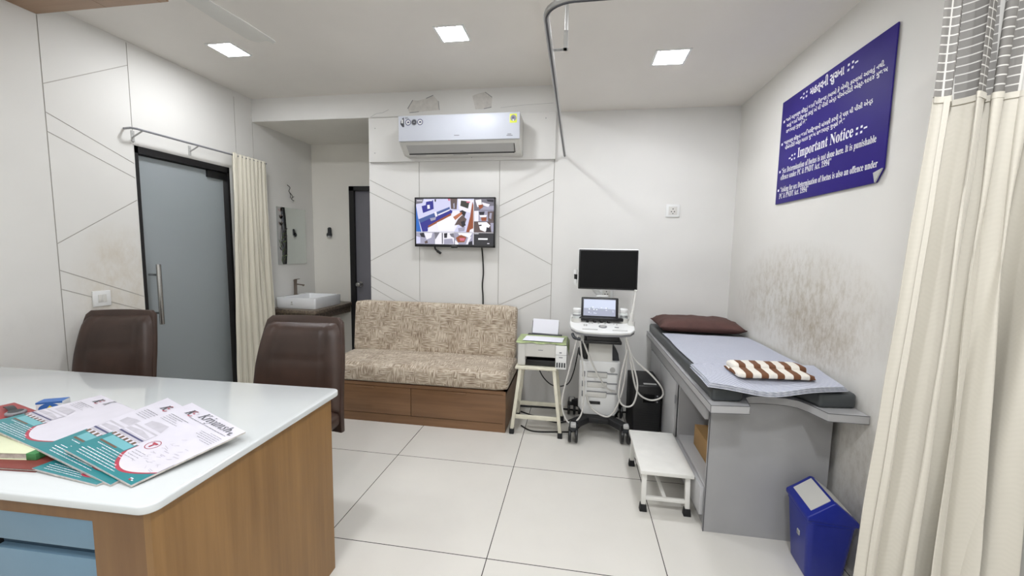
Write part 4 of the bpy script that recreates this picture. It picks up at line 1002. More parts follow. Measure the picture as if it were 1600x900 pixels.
b.soft(0.755, 1.095, 1.99, 2.16, 0.836, 0.848, 0.006, 10, 0.0, 0.002, rz(ta), (0.93, 2.07, 0), 22)
tag(build(b, 'towel', M_TOWEL), 'folded towel with brown and white bands on the striped sheet', 'towel')
def pillow(u, v):
    a, c_ = 2 * u - 1, 2 * v - 1
    return a, c_
b = MB(); tt = bmesh.new(); bmesh.ops.create_cube(tt, size=2.0); bmesh.ops.subdivide_edges(tt, edges=tt.edges[:], cuts=17, use_grid_fill=True)
for v in tt.verts:
    a, c_, s_ = v.co.x, v.co.y, v.co.z
    th = 0.050 * (max(0, 1 - abs(a) ** 6) ** 0.5) * (max(0, 1 - abs(c_) ** 4.5) ** 0.55) + 0.004
    px_ = 0.938 + a * (0.305 - 0.012 * (1 - c_ * c_)); py_ = 3.345 + c_ * (0.205 - 0.012 * (1 - a * a))
    z_ = 0.848 + s_ * th + (0.008 * noise.noise((px_ * 9, py_ * 9, s_)) + 0.006 * noise.noise((px_ * 22, py_ * 22, 4)) if s_ > -0.5 else 0.0) 
    v.co = Vector((px_, py_, max(z_, 0.7995 + 0.012)))
b.merge(tt); tag(build(b, 'pillow', M_PILLOW, smooth=60), 'flat dark brown pillow at the head of the bed', 'pillow')

# ------------------------------------------------------------------ step stool
t = thing('step_stool', 'low white metal step stool beside the examination bed', 'step stool', (0.515, 2.42, 0))
build(MB().box(0.376, 0.652, 2.165, 2.675, 0.214, 0.236, 0.004), 'top', M_STEPW, t)
for lx, ly, tx, ty in ((0.40, 2.185, 0.402, 2.20), (0.628, 2.185, 0.626, 2.20), (0.40, 2.655, 0.402, 2.64), (0.628, 2.655, 0.626, 2.64)):
    lg = build(MB().bar((lx, ly, 0.02), (tx, ty, 0.215), 0.024, 0.024, (0, 1, 0), 0.002), 'leg', M_STEPW, t)
    build(MB().prism([(lx - 0.02, 0), (lx + 0.02, 0), (lx + 0.015, 0.04), (lx - 0.015, 0.04)], 1, ly - 0.018, ly + 0.018, 0.003), 'rubber_foot', M_RUBBER, lg)
build(MB().box(0.402, 0.626, 2.182, 2.200, 0.062, 0.082, 0.002), 'stretcher', M_STEPW, t)
build(MB().box(0.402, 0.626, 2.640, 2.658, 0.062, 0.082, 0.002), 'stretcher', M_STEPW, t)
build(MB().box(0.505, 0.523, 2.19, 2.65, 0.064, 0.080, 0.002), 'stretcher', M_STEPW, t)

# ------------------------------------------------------------------ waste bin
t = thing('waste_bin', 'blue plastic swing bin with white flap in front of the bed', 'waste bin', (1.105, 1.90, 0), math.radians(-5), None, True)
def rrect(hx, hy, r, n=6):
    p = []
    for sx_, sy_, a0 in ((1, 1, 0), (-1, 1, PI / 2), (-1, -1, PI), (1, -1, 1.5 * PI)):
        for i in range(n + 1):
            a = a0 + PI / 2 * i / n; p.append((sx_ * (hx - r) + r * math.cos(a), sy_ * (hy - r) + r * math.sin(a)))
    return p
def loft(b, secs):
    n0 = len(b.bm.faces); R_ = [[b.bm.verts.new(p) for p in s] for s in secs]
    for a, c_ in zip(R_, R_[1:]):
        k = len(a)
        for i in range(k): b.bm.faces.new((a[i], a[(i + 1) % k], c_[(i + 1) % k], c_[i]))
    b.bm.faces.new(R_[0][::-1]); b.bm.faces.new(R_[-1]); b._done(n0)
b = MB(); loft(b, [[(x, y, z) for x, y in rrect(hx, hy, r)] for z, hx, hy, r in ((0, 0.066, 0.082, 0.02), (0.008, 0.07, 0.086, 0.022), (0.272, 0.089, 0.107, 0.024), (0.275, 0.092, 0.11, 0.024), (0.288, 0.092, 0.11, 0.024))])
build(b, 'body', M_BLUEBIN, t)
# gable shaped lid, ridge running front to back
b = MB()
def gable(hx, x): return 0.376 - 0.075 * (abs(x - 0.004) / 0.092) ** 1.08
sec0 = rrect(0.095, 0.113, 0.024); 
loft(b, [[(x, y, 0.284) for x, y in sec0], [(x, y, 0.302) for x, y in sec0], [(x * 0.97, y * 0.97, max(0.303, gable(0.092, x * 0.97) - (0.012 if abs(y) > 0.1 else 0))) for x, y in sec0]])
b.bm.faces.ensure_lookup_table()
lidb = MB()
lidb.prism([(-0.095, 0.284), (0.095, 0.284), (0.095, 0.304), (0.05, 0.342), (0.016, 0.372), (0.006, 0.378), (-0.004, 0.376), (-0.05, 0.338), (-0.095, 0.304)], 1, -0.113, 0.113, 0.006, 3)
b.bm.free()
lid = build(lidb, 'lid', M_BLUEBIN, t)
fl = MB()
sd = Vector((-0.091, 0, -0.074)).normalized(); sn_ = Vector((-0.63, 0, 0.776))
def flap(u, v):
    s = 0.004 + 0.088 * u; q_ = Vector((0.0, 0, 0.377)) + sd * s + sn_ * 0.004
    return Vector((q_.x, -0.088 + 0.176 * v, q_.z))
fl.slab(flap, 6, 6, 0.003)
sd2 = Vector((0.092, 0, -0.074)).normalized(); sn2 = Vector((0.63, 0, 0.776))
def flap2(u, v):
    q_ = Vector((0.004, 0, 0.3775)) + sd2 * (0.002 + 0.088 * u) + sn2 * 0.004
    return Vector((q_.x, -0.088 + 0.176 * v, q_.z))
fl.slab(flap2, 6, 6, 0.003)
build(fl, 'swing_flap', M_OFFW, lid)
b = MB(); b.mi = 0; b.box(-0.0862, -0.0815, -0.03, -0.008, 0.162, 0.184, 0.001); b.mi = 1; b.box(-0.0868, -0.082, -0.026, -0.012, 0.168, 0.178)
build(b, 'sticker', [M_LGREY, M_TEXTG], t)

# ------------------------------------------------------------------ big curtain on the right
def curtain(path_t, path_b, z0, z1, nz, mb, u0=0.0, u1=1.0, nu=160, th=0.0025, curl=0.0):
    """paths map u in 0..1 to (x, y); the cloth hangs between them"""
    def f(u, v):
        uu = u0 + (u1 - u0) * u
        a, c_ = Vector(path_t(uu)), Vector(path_b(uu)); z = z0 + (z1 - z0) * v
        k = 1 - (z - ZC0) / (ZC1 - ZC0)
        k = k * k * (3 - 2 * k)
        p = a * (1 - k) + c_ * k
        p = p + Vector((0.004 * noise.noise((uu * 9, z * 3.1, 0)), 0.006 * noise.noise((uu * 11, z * 2.3, 5))))
        return Vector((p.x, p.y, z))
    G = [[f(i / nu, j / nz) for j in range(nz + 1)] for i in range(nu + 1)]
    def off(i, j):
        d_ = G[min(nu, i + 1)][j] - G[max(0, i - 1)][j]; n_ = Vector((d_.y, -d_.x, 0)).normalized()
        return G[i][j] - n_ * th
    V = [[mb.bm.verts.new(p) for p in r_] for r_ in G]
    W = [[mb.bm.verts.new(off(i, j)) for j in range(nz + 1)] for i in range(nu + 1)]
    F = mb.bm.faces.new
    for i in range(nu):
        for j in range(nz):
            F((V[i][j], V[i + 1][j], V[i + 1][j + 1], V[i][j + 1])); F((W[i][j + 1], W[i + 1][j + 1], W[i + 1][j], W[i][j]))
        F((V[i][0], W[i][0], W[i + 1][0], V[i + 1][0])); F((V[i + 1][nz], W[i + 1][nz], W[i][nz], V[i][nz]))
    for j in range(nz):
        F((V[0][j + 1], W[0][j + 1], W[0][j], V[0][j])); F((V[nu][j], W[nu][j], W[nu][j + 1], V[nu][j + 1]))
    mb.recalc = False
ZC0, ZC1 = 0.03, 2.20
def fold(u, n, amp, ph=0.0, sharp=0.6):
    q_ = math.sin(2 * PI * n * u + ph); return amp * math.copysign(abs(q_) ** sharp, q_)
def sstep(a, c_, u):
    k = max(0.0, min(1.0, (u - a) / (c_ - a))); return k * k * (3 - 2 * k)
def ct(u):
    k = sstep(0.10, 0.24, u)
    x = 0.962 + 0.282 * u; y = 1.345 - 0.03 * u - 0.012 * (1 - k) + k * fold(u + 0.022 * math.sin(11 * u + 1), 5.4, 0.040 + 0.012 * math.sin(9 * u), 0.9, 0.85)
    return (x + k * 0.018 * math.sin(4 * PI * 5.4 * u + 1.8), y)
def cb(u):
    k = sstep(0.14, 0.28, u)
    x = 0.866 + 0.372 * u; y = 1.335 - 0.035 * u - 0.02 * (1 - k) + k * fold(u + 0.03 * math.sin(9 * u + 0.5), 5.0, 0.058 + 0.016 * math.sin(8 * u + 1), 0.9, 0.75)
    return (x + k * 0.024 * math.sin(4 * PI * 5.0 * u + 1.8), y)
t = thing('curtain', 'long cream curtain with a white net top hanging at the right edge', 'curtain', (1.1, 1.37, 0.03))
NZ = 1.848
b = MB(); curtain(ct, cb, 0.03, NZ, 60, b, nu=220); build(b, 'cloth', M_CURT, t, smooth=80)
b = MB(); curtain(lambda u: (ct(u)[0] - 0.001, ct(u)[1] - 0.0045), lambda u: (cb(u)[0] - 0.001, cb(u)[1] - 0.0045), 0.03, NZ - 0.002, 60, b, u0=0.085, u1=0.125, nu=10, th=0.002); build(b, 'hem', M_CURT, t, smooth=80)
b = MB(); curtain(ct, cb, NZ - 0.004, 2.197, 14, b, nu=220, th=0.0008); b.uvfn = lambda c: (c.x * 1.6 + c.y * 0.6, c.z); build(b, 'netting', M_NET, t, smooth=80, label='white net band along the top')
def band(za, zb, off):
    bb = MB()
    def f(u, v):
        z = za + (zb - za) * v; k = 1 - (z - ZC0) / (ZC1 - ZC0); k = k * k * (3 - 2 * k)
        p = Vector(ct(u)) * (1 - k) + Vector(cb(u)) * k
        return p, z
    V = []
    for i in range(221):
        u = i / 220; p, _ = f(u, 0); d_ = Vector(f(min(1, u + 0.002), 0)[0]) - Vector(f(max(0, u - 0.002), 0)[0])
        nn = Vector((d_.y, -d_.x)).normalized()
        if nn.y > 0 and False: nn = -nn
        V.append([(p.x + nn.x * o_ + 0.004 * noise.noise((u * 9, za * 3.1, 0)), p.y + nn.y * o_ + 0.006 * noise.noise((u * 11, za * 2.3, 5)), z_) for o_ in (-off, off) for z_ in (za, zb)])
    VV = [[bb.bm.verts.new(q_) for q_ in r_] for r_ in V]
    for a_, c_ in zip(VV, VV[1:]):
        for i0, i1 in ((0, 1), (3, 2), (1, 3), (2, 0)): bb.bm.faces.new((a_[i0], c_[i0], c_[i1], a_[i1]))
    return bb
build(band(NZ - 0.014, NZ + 0.002, 0.0035), 'seam_band', M_CURT, t, smooth=80)
b = MB()
for i in range(9):
    u = 0.05 + i * 0.112; x_ = 0.962 + 0.282 * u; y_ = 1.379 - (x_ - 0.8) * 0.055
    b.box(x_ - 0.004, x_ + 0.004, y_ - 0.004, y_ + 0.004, 2.19, 2.213)
build(b, 'glider', M_WHITE, t)

# ------------------------------------------------------------------ door curtain and its rod
t = thing('curtain_rod', 'thin grey rod on brackets above the frosted glass door', 'curtain rod', (XL + 0.04, 3.0, 2.2))
RX = XL + 0.085
rpts = [(XL + 0.003, 2.445, 2.205), (RX - 0.02, 2.44, 2.205), (RX, 2.465, 2.205), (RX, 2.9, 2.207), (RX, 3.66, 2.212)]
build(MB().tube(rpts, 0.0075, 10), 'rod', M_MGREY, t)
for yb_ in (2.50, 2.93, 3.64):
    b = MB().box(XL + 0.0005, XL + 0.004, yb_ - 0.011, yb_ + 0.011, 2.13, 2.205).bar((XL + 0.003, yb_, 2.16), (RX, yb_, 2.20), 0.008, 0.006, (0, 1, 0))
    for z_ in (2.145, 2.185): b.lathe([(0.004, 0), (0.003, 0.002)], (XL + 0.004, yb_, z_), 8, (1, 0, 0))
    build(b, 'bracket', M_LGREY, t)
ZC0, ZC1 = 0.06, 2.225
def dt(u): 
    return (RX + 0.004 + fold(u, 9, 0.018, 0.2, 0.8) + (0.02 if u < 0.06 else 0), 3.235 + 0.405 * u + 0.006 * math.sin(4 * PI * 9 * u))
def db(u):
    return (RX + 0.02 + fold(u, 7, 0.036, 0.2, 0.8), 3.165 + 0.515 * u + 0.01 * math.sin(4 * PI * 7 * u))
b = MB(); curtain(lambda u: dt(u), lambda u: db(u), 0.06, 2.225, 50, b, nu=240, th=0.002)
t2 = build(b, 'door_curtain', M_CURT2, smooth=80); tag(t2, 'cream curtain gathered at the right side of the glass door', 'curtain')

# ------------------------------------------------------------------ wash corner
t = thing('wash_counter', 'brown stone ledge in the alcove under the white basin', 'counter', (-2.88, 4.1, 0.70))
build(MB().prism([(-3.148, 4.478), (-3.148, 3.745), (-2.665, 3.70), (-2.615, 3.715), (-2.605, 3.76), (-2.64, 4.438), (-2.66, 4.438), (-2.66, 4.478)], 2, 0.712, 0.75, 0.004), 'slab', M_STONE, t)
build(MB().box(-3.148, -2.68, 3.765, 3.785, 0.63, 0.712).box(-2.70, -2.68, 3.785, 4.47, 0.63, 0.712), 'apron', M_STONE, t)
t = thing('wash_basin', 'white rectangular basin standing on the brown stone ledge', 'basin', (-2.92, 4.1, 0.7505))
b = MB(); bx0, bx1, by0, by1, bz0, bz1 = -3.135, -2.675, 3.80, 4.27, 0.7505, 0.865
outer = rrect((bx1 - bx0) / 2, (by1 - by0) / 2, 0.02); cx_, cy_ = (bx0 + bx1) / 2, (by0 + by1) / 2
secs = [(bz0, 0.96, 0), (bz0 + 0.01, 0.985, 0), (bz1 - 0.006, 1, 0), (bz1, 0.99, 0)]
R_ = [[(cx_ + x * k, cy_ + y * k, z) for x, y in outer] for z, k, _ in secs]
inn = rrect((bx1 - bx0) / 2 - 0.018, (by1 - by0) / 2 - 0.018, 0.03)
ix = lambda x: x * 0.88 + 0.022
R_ += [[(cx_ + ix(x), cy_ + y, bz1) for x, y in inn], [(cx_ + ix(x) * 0.98, cy_ + y * 0.98, bz1 - 0.01) for x, y in inn], [(cx_ + ix(x) * 0.86, cy_ + y * 0.86, bz1 - 0.075) for x, y in inn], [(cx_ + ix(x) * 0.2, cy_ + y * 0.2, bz1 - 0.088) for x, y in inn]]
loft(b, R_); b.recalc = True
build(b, 'bowl', M_CERAMIC, t)
build(MB().lathe([(0.018, 0), (0.018, 0.003), (0.008, 0.003)], (cx_ + 0.02, cy_, bz1 - 0.0885), 16), 'drain', M_CHROME, t)
b = MB(); b.box(-2.96, -2.935, by0 - 0.0012, by0 + 0.004, 0.79, 0.800).box(-2.955, -2.94, by0 - 0.0012, by0 + 0.004, 0.805, 0.825); build(b, 'marking', M_LGREY, t)
t = thing('basin_tap', 'bronze single lever tap behind the white basin', 'tap', (-3.095, 4.06, 0.866))
build(MB().lathe([(0.022, 0.0), (0.022, 0.006), (0.0165, 0.01), (0.0165, 0.145), (0.018, 0.15), (0.018, 0.168)], (-3.095, 4.06, 0.866), 20), 'body', M_BRONZE, t)
build(MB().bar((-3.09, 4.06, 0.985), (-2.975, 4.04, 0.978), 0.022, 0.013, (0, 0, 1), 0.004).tube([(-2.985, 4.042, 0.975), (-2.985, 4.042, 0.965)], 0.008, 10), 'spout', M_BRONZE, t)
build(MB().bar((-3.10, 4.06, 1.036), (-3.035, 4.05, 1.044), 0.014, 0.007, (0, 0, 1), 0.002), 'lever', M_BRONZE, t)
t = thing('mirror', 'frameless wall mirror with painted lily stems above the basin', 'mirror', (XL, 4.1, 1.205))
build(MB().box(XL + 0.001, XL + 0.007, 3.872, 4.332, 1.205, 1.822, 0.0025, 2), 'mirror_glass', M_MIRROR, t)
b = MB(); b.box(XL + 0.0072, XL + 0.0078, 3.875, 3.935, 1.208, 1.818); build(b, 'frosted_strip', M_LGREY, t)
b = MB(); mx_ = XL + 0.0092
random.seed(5)
M_LEAF = mat('green_mirror_print', '5d7048', 0.5, var=0.2); M_STEM = mat('dark_mirror_print', '3c3b36', 0.5); M_PETAL = mat('pink_mirror_print', 'b09a94', 0.5)
b.mi = 0
for k in range(4): 
    y0 = 3.935 + 0.012 * k
    b.tube([(mx_, y0, 1.215), (mx_, y0 + 0.02 * math.sin(k), 1.36), (mx_, y0 - 0.02 + 0.016 * k, 1.5), (mx_, y0 - 0.01 + 0.012 * math.cos(k * 2), 1.64)], 0.0022, 5, 8)
def leaf(b, y, z, L, a, wd):
    n0 = len(b.bm.faces); pts = []
    for i in range(9): s = i / 8; pts.append((s * L, wd * math.sin(PI * s)))
    for i in range(7, 0, -1): s = i / 8; pts.append((s * L, -wd * 0.5 * math.sin(PI * s)))
    b.poly([(mx_ + 0.0005, y + p[0] * math.cos(a) - p[1] * math.sin(a), z + p[0] * math.sin(a) + p[1] * math.cos(a)) for p in pts])
for k in range(16):
    b.mi = random.choice((0, 1, 1)); leaf(b, 3.93 + random.uniform(-0.01, 0.035), 1.22 + 0.022 * k, random.uniform(0.05, 0.1), random.uniform(0.3, 2.2), random.uniform(0.006, 0.012))
for z_ in (1.62, 1.69, 1.77):
    for k in range(5): b.mi = 2 if k % 2 else 0; leaf(b, 3.93, z_, 0.055, random.uniform(0.2, 2.6), 0.012)
build(b, 'painted_lilies', [M_STEM, M_LEAF, M_PETAL], t, smooth=0)
tag(build(MB().tube([(-3.149, 4.055, 2.07), (-3.12, 4.06, 2.04), (-3.13, 4.055, 2.0), (-3.115, 4.075, 1.965), (-3.12, 4.10, 1.945), (-3.125, 4.085, 1.92), (-3.12, 4.115, 1.905)], 0.0035, 6, 6).tube([(-3.13, 4.055, 2.0), (-3.11, 4.05, 1.96), (-3.12, 4.06, 1.93), (-3.118, 4.12, 1.95)], 0.0025, 6, 6), 'loose_wire', M_STEM),
    'bare dark wires sticking out of the wall above the mirror', 'wire')
t = thing('soap_dispenser', 'black soap holder on the alcove wall beside the grey door', 'soap holder', (-2.93, 4.479, 1.51))
build(MB().tube([(-2.915, 4.445, 1.535), (-2.915, 4.445, 1.625)], 0.021, 16).lathe([(0.03, 0), (0.03, 0.02)], (-2.935, 4.479, 1.545), 18, (0, -1, 0)).tube([(-2.915, 4.445, 1.625), (-2.915, 4.445, 1.633)], 0.013, 12), 'holder', M_DKGREY, t)
build(MB().lathe([(0.022, 0), (0.018, -0.022)], (-2.92, 4.447, 1.533), 16), 'nozzle', M_LGREY, t)

# ------------------------------------------------------------------ desk
DA = math.radians(1.7)
t = thing('desk', 'walnut desk with a glossy white top and grey blue drawers', 'desk', (-0.957, 0.735, 0), DA, None, True)
DL, DD, DZ0, DZ1 = 2.12, 0.815, 0.782, 0.805
dtop = rrect(DL / 2, DD / 2, 0.035, 8)
b = MB().prism([(x - DL / 2, y + DD / 2) for x, y in dtop], 2, DZ0, DZ1, 0.005, 3)
build(b, 'top', M_QUARTZ, t)
build(MB().box(-0.05, -0.03, 0.03, DD - 0.03, 0, DZ0), 'side_panel', M_DESKWOOD, t)
build(MB().box(-0.195, -0.05, 0.03, 0.05, 0, DZ0).box(-0.195, -0.175, 0.05, 0.5, 0, DZ0).box(-1.9, -0.195, 0.03, 0.05, DZ0 - 0.05, DZ0), 'front_frame', M_DESKDARK, t)
build(MB().box(-2.05, -0.05, DD - 0.05, DD - 0.03, 0.0, DZ0), 'modesty_panel', M_DESKDARK, t)
build(MB().box(-2.05, -2.03, 0.03, DD - 0.05, 0, DZ0), 'side_panel', M_DESKWOOD, t)
cab = build(MB().box(-0.518, -0.195, 0.06, 0.50, 0.06, DZ0 - 0.05), 'drawer_cabinet', mat('dark_blue_laminate', '3f5566', 0.5), t)
for z0, z1 in ((0.648, 0.732), (0.40, 0.622), (0.08, 0.375)):
    dr = build(MB().box(-0.512, -0.197, 0.038, 0.058, z0, z1, 0.001), 'drawer', M_DRAWBLUE, t)
build(MB().box(-0.545, -0.520, 0.05, 0.70, 0.0, DZ0 - 0.05).box(-2.0, -0.60, 0.66, 0.70, 0.0, DZ0 - 0.01), 'knee_shade', M_BLACKM, t)  # black sheets stand in for the shade of the knee space

# ------------------------------------------------------------------ leather chairs on the far side of the desk
def make_chair(loc, rot, label):
    t = thing('visitor_chair', label, 'chair', loc, rot, 'brown leather visitor chairs at the desk', True)
    def backy(z): return 0.02 + 0.10 * max(0, (z - 0.45) / 0.55) ** 1.6
    def hw(z):
        s = (z - 0.36) / 0.64
        return 0.262 - 0.016 * s - 0.030 * max(0, s - 0.55) ** 1.5 / 0.3
    def shell(u, v):
        z = 0.36 + 0.645 * v; a = 2 * u - 1; x = a * hw(z); 
        if v > 0.955: x *= 1 - 0.10 * ((v - 0.955) / 0.045) ** 2
        return Vector((x, backy(z) + 0.062 - 0.030 * a * a * (1 - 0.3 * v), z))
    def sheet(fn, nu, nv, th, b):
        n0 = len(b.bm.faces)
        F = [[b.bm.verts.new(fn(i / nu, j / nv)) for j in range(nv + 1)] for i in range(nu + 1)]
        for i in range(nu):
            for j in range(nv): b.bm.faces.new((F[i][j], F[i + 1][j], F[i + 1][j + 1], F[i][j + 1]))
        bmesh.ops.recalc_face_normals(b.bm, faces=b.bm.faces[:])
        bmesh.ops.solidify(b.bm, geom=b.bm.faces[:], thickness=th)
    b = MB(); sheet(shell, 24, 24, 0.03, b)
    bmesh.ops.bevel(b.bm, geom=[e for e in b.bm.edges if e.calc_face_angle(0) > 1.0], offset=0.008, segments=2, profile=0.5, affect='EDGES')
    build(b, 'back_shell', M_LEATHER, t)
    # padded front of the back, with two stitched side bolsters
    b = MB(); nu, nv = 28, 26
    def pad(u, v, front):
        z = 0.47 + 0.505 * v; a = 2 * u - 1; w_ = hw(z) - 0.012
        ed = max(0.0, 1 - abs(a) ** 6) ** 0.5 * max(0.0, 1 - abs(2 * v - 1) ** 9) ** 0.5
        x = a * w_ * (1 - 0.09 * max(0, (v - 0.86) / 0.14) ** 2.2)
        y0 = backy(z) + 0.04 - 0.030 * a * a
        if not front: return Vector((x, y0, z))
        seam = 0.010 * math.exp(-((abs(a) - 0.66) / 0.045) ** 2) + 0.006 * math.exp(-((v - 0.60) / 0.02) ** 2) * (1 if abs(a) < 0.66 else 0)
        return Vector((x, y0 - (0.055 + 0.012 * math.cos(a * 1.5)) * ed + seam * ed, z))
    F = [[b.bm.verts.new(pad(i / nu, j / nv, True)) for j in range(nv + 1)] for i in range(nu + 1)]
    B_ = [[b.bm.verts.new(pad(i / nu, j / nv, False)) for j in range(nv + 1)] for i in range(nu + 1)]
    for i in range(nu):
        for j in range(nv):
            b.bm.faces.new((F[i][j], F[i + 1][j], F[i + 1][j + 1], F[i][j + 1])); b.bm.faces.new((B_[i][j + 1], B_[i + 1][j + 1], B_[i + 1][j], B_[i][j]))
    bmesh.ops.remove_doubles(b.bm, verts=b.bm.verts[:], dist=1e-4)
    build(b, 'back_pad', M_LEATHER, t, smooth=70)
    build(MB().soft(-0.25, 0.25, -0.43, 0.05, 0.395, 0.49, 0.04, 12, 0.02), 'seat', M_LEATHER, t)
    build(MB().lathe([(0.20, 0.0), (0.20, 0.012), (0.19, 0.02), (0.05, 0.035), (0.032, 0.06), (0.03, 0.37), (0.09, 0.385), (0.09, 0.397)], (0, -0.19, 0), 36), 'pedestal', M_CHROME, t)
    return t
k_ = make_chair((-1.558, 1.985, 0), math.radians(3), 'brown leather chair behind the desk, directly in front of the sofa end')
k_.scale = (1.08, 1.0, 0.992)
k_ = make_chair((-2.870, 2.03, 0), math.radians(16), 'brown leather chair behind the desk, in front of the glass door handle')

k_.scale = (0.93, 1.0, 0.968)

# ------------------------------------------------------------------ things on the desk
def folder(quad, th, label, full=True, curl=0.0):
    TL_, TR2, BR2, BL2 = [Vector(p) for p in quad]
    def P(a, b_, d=0.0):
        p = TL_ * (1 - a) * (1 - b_) + TR2 * a * (1 - b_) + BR2 * a * b_ + BL2 * (1 - a) * b_
        return p + Vector((0, 0, d - curl * (b_ * b_) * (1 - b_) * 4))
    c_ = P(0.5, 0.5); t = thing('medical_folder', label, 'folder', (c_.x, c_.y, min(p.z for p in (TL_, TR2, BR2, BL2)) - th))
    b = MB(); b.slab(lambda u, v: P(u, 1 - v, -0.0012), 16, 16, th - 0.0012); build(b, 'pages', M_PAGES, t)
    b = MB(); b.slab(lambda u, v: P(u, 1 - v, 0.0), 20, 20, 0.001)
    cv = build(b, 'cover', M_COVER, t)
    b = MB()
    def pg(mi, k, *pts):
        b.mi = mi
        # split long outlines so the print follows the sheet
        b.poly([P(x, y, 0.0004 + 0.00022 * k) for x, y in pts])
    def grid_fill(mi, k, a0, a1, b0, b1, n=8):
        b.mi = mi
        for i in range(n):
            for j in range(n):
                x0, x1 = a0 + (a1 - a0) * i / n, a0 + (a1 - a0) * (i + 1) / n; y0, y1 = b0 + (b1 - b0) * j / n, b0 + (b1 - b0) * (j + 1) / n
                b.poly([P(x0, y0, 0.0004 + 0.00022 * k), P(x1, y0, 0.0004 + 0.00022 * k), P(x1, y1, 0.0004 + 0.00022 * k), P(x0, y1, 0.0004 + 0.00022 * k)])
    # 0 teal 1 pale teal 2 white 3 grey 4 red 5 brown 6 navy 7 dark text 8 white text
    grid_fill(0, 0, 0.0, 1.0, 0.675, 0.999)
    def bow(mi, k, off):
        b.mi = mi; pts = []
        for i in range(17):
            s = i / 16; a = 0.455 - off * 0.4 + (1.0 - 0.455 + off * 0.4) * s
            yb = 0.76 + 0.17 * math.sin(PI * min(1, s * 0.86) ** 0.85) * 1.0 + off * (0.6 + 0.6 * (1 - s)) - 0.02 * s
            pts.append((a, yb))
        for (a0, y0), (a1, y1) in zip(pts, pts[1:]):
            b.poly([P(a0, 0.672, 0.0004 + 0.00022 * k), P(a1, 0.672, 0.0004 + 0.00022 * k), P(a1, min(y1, 0.998), 0.0004 + 0.00022 * k), P(a0, min(y0, 0.998), 0.0004 + 0.00022 * k)])
    bow(4, 1, 0.028); bow(2, 2, 0.0)
    grid_fill(3, 1, 0.01, 0.41, 0.50, 0.655, 4); grid_fill(2, 2, 0.02, 0.40, 0.52, 0.60, 4); pg(3, 3, (0.03, 0.55), (0.2, 0.53), (0.39, 0.56), (0.39, 0.59), (0.03, 0.585)); grid_fill(6, 2, 0.01, 0.41, 0.615, 0.632, 4)
    for i in range(6):
        pg(5, 1, (0.02 + i * 0.067, 0.66), (0.058 + i * 0.067, 0.66), (0.058 + i * 0.067, 0.695), (0.02 + i * 0.067, 0.695))
        pg(2, 1, (0.058 + i * 0.067, 0.66), (0.087 + i * 0.067, 0.66), (0.087 + i * 0.067, 0.695), (0.058 + i * 0.067, 0.695))
    grid_fill(1, 1, 0.07, 0.43, 0.70, 0.775, 4); grid_fill(5, 1, 0.06, 0.33, 0.777, 0.795, 4)
    pg(3, 1, (0.09, 0.47), (0.08, 0.40), (0.2, 0.375), (0.33, 0.37), (0.39, 0.47))
    if full:
        for i in range(24):
            a0, a1 = 2 * PI * i / 24, 2 * PI * (i + 1) / 24
            for r0, r1, mi in ((0.058, 0.064, 4),): pg(mi, 3, (0.54 + r0 * math.cos(a0), 0.605 + r0 * math.sin(a0)), (0.54 + r1 * math.cos(a0), 0.605 + r1 * math.sin(a0)), (0.54 + r1 * math.cos(a1), 0.605 + r1 * math.sin(a1)), (0.54 + r0 * math.cos(a1), 0.605 + r0 * math.sin(a1)))
        pg(4, 3, (0.505, 0.575), (0.575, 0.575), (0.57, 0.595), (0.55, 0.595), (0.55, 0.64), (0.53, 0.64), (0.53, 0.595), (0.505, 0.595))
        random.seed(11)
        for i in range(34):
            x, y = random.uniform(0.62, 0.9), random.uniform(0.42, 0.82); L_ = random.uniform(0.02, 0.07); s_ = random.uniform(-0.03, 0.03)
            pg(3, 3, (x, y), (x + L_, y + s_), (x + L_, y + s_ + 0.006), (x, y + 0.006))
    def line(mi, a0, a1, y, h=0.010, k=4):
        h *= 0.5
        x = a0
        while x < a1:
            L_ = random.uniform(0.008, 0.06); e = min(a1, x + L_); pg(mi, k, (x, y), (e, y), (e, y + h), (x, y + h)); x = e + 0.007
    random.seed(21)
    for i, (L_, w_) in enumerate(((0.32, 0.010), (0.26, 0.008), (0.2, 0.006), (0.24, 0.006), (0.3, 0.006))): line(7, 0.08, 0.08 + L_, 0.23 + i * 0.024, w_)
    if full:
        for i, L_ in enumerate((0.18, 0.3, 0.28, 0.3, 0.24, 0.16)): line(7, 0.95 - L_, 0.95, 0.215 + i * 0.024, 0.007)
        line(7, 0.30, 0.93, 0.165, 0.010)
        for i in range(4): line(7, 0.50 + 0.0 * i, 0.66, 0.72 + i * 0.028, 0.006)
    for i, (a0, a1, h_) in enumerate(((0.10, 0.50, 0.012), (0.22, 0.56, 0.009), (0.20, 0.50, 0.009), (0.11, 0.55, 0.012), (0.08, 0.62, 0.014), (0.10, 0.66, 0.012), (0.12, 0.70, 0.010))): line(8, a0, a1, 0.815 + i * 0.025, h_)
    # heading
    def word(mi, s, a0, a1, y, h, bold=0.0, sh=0.0):
        o_ = P(a0, y, 0.0018); x_ = (P(a1, y, 0.0018) - o_); L_ = x_.length; x_.normalize(); up_ = (P(a0, y - 0.05, 0.0018) - o_).normalized(); n_ = x_.cross(up_).normalized(); up_ = n_.cross(x_)
        M = Matrix((x_, up_, n_)).transposed().to_4x4(); M.translation = o_; b.mi = mi; b.text(s, M, h, L_, bold, sh)
    word(7, chr(0x1D472), 0.165, 0.265, 0.155, 0.040, 0.0)
    for i in range(18):
        a0, a1 = 0.6 + i * 0.25, 0.6 + (i + 1) * 0.25
        pg(4, 5, *[(0.262 + r_ * 1.1 * math.cos(a), 0.115 + r_ * 1.3 * math.sin(a)) for r_, a in ((0.030, a0), (0.039, a0), (0.039, a1), (0.030, a1))])
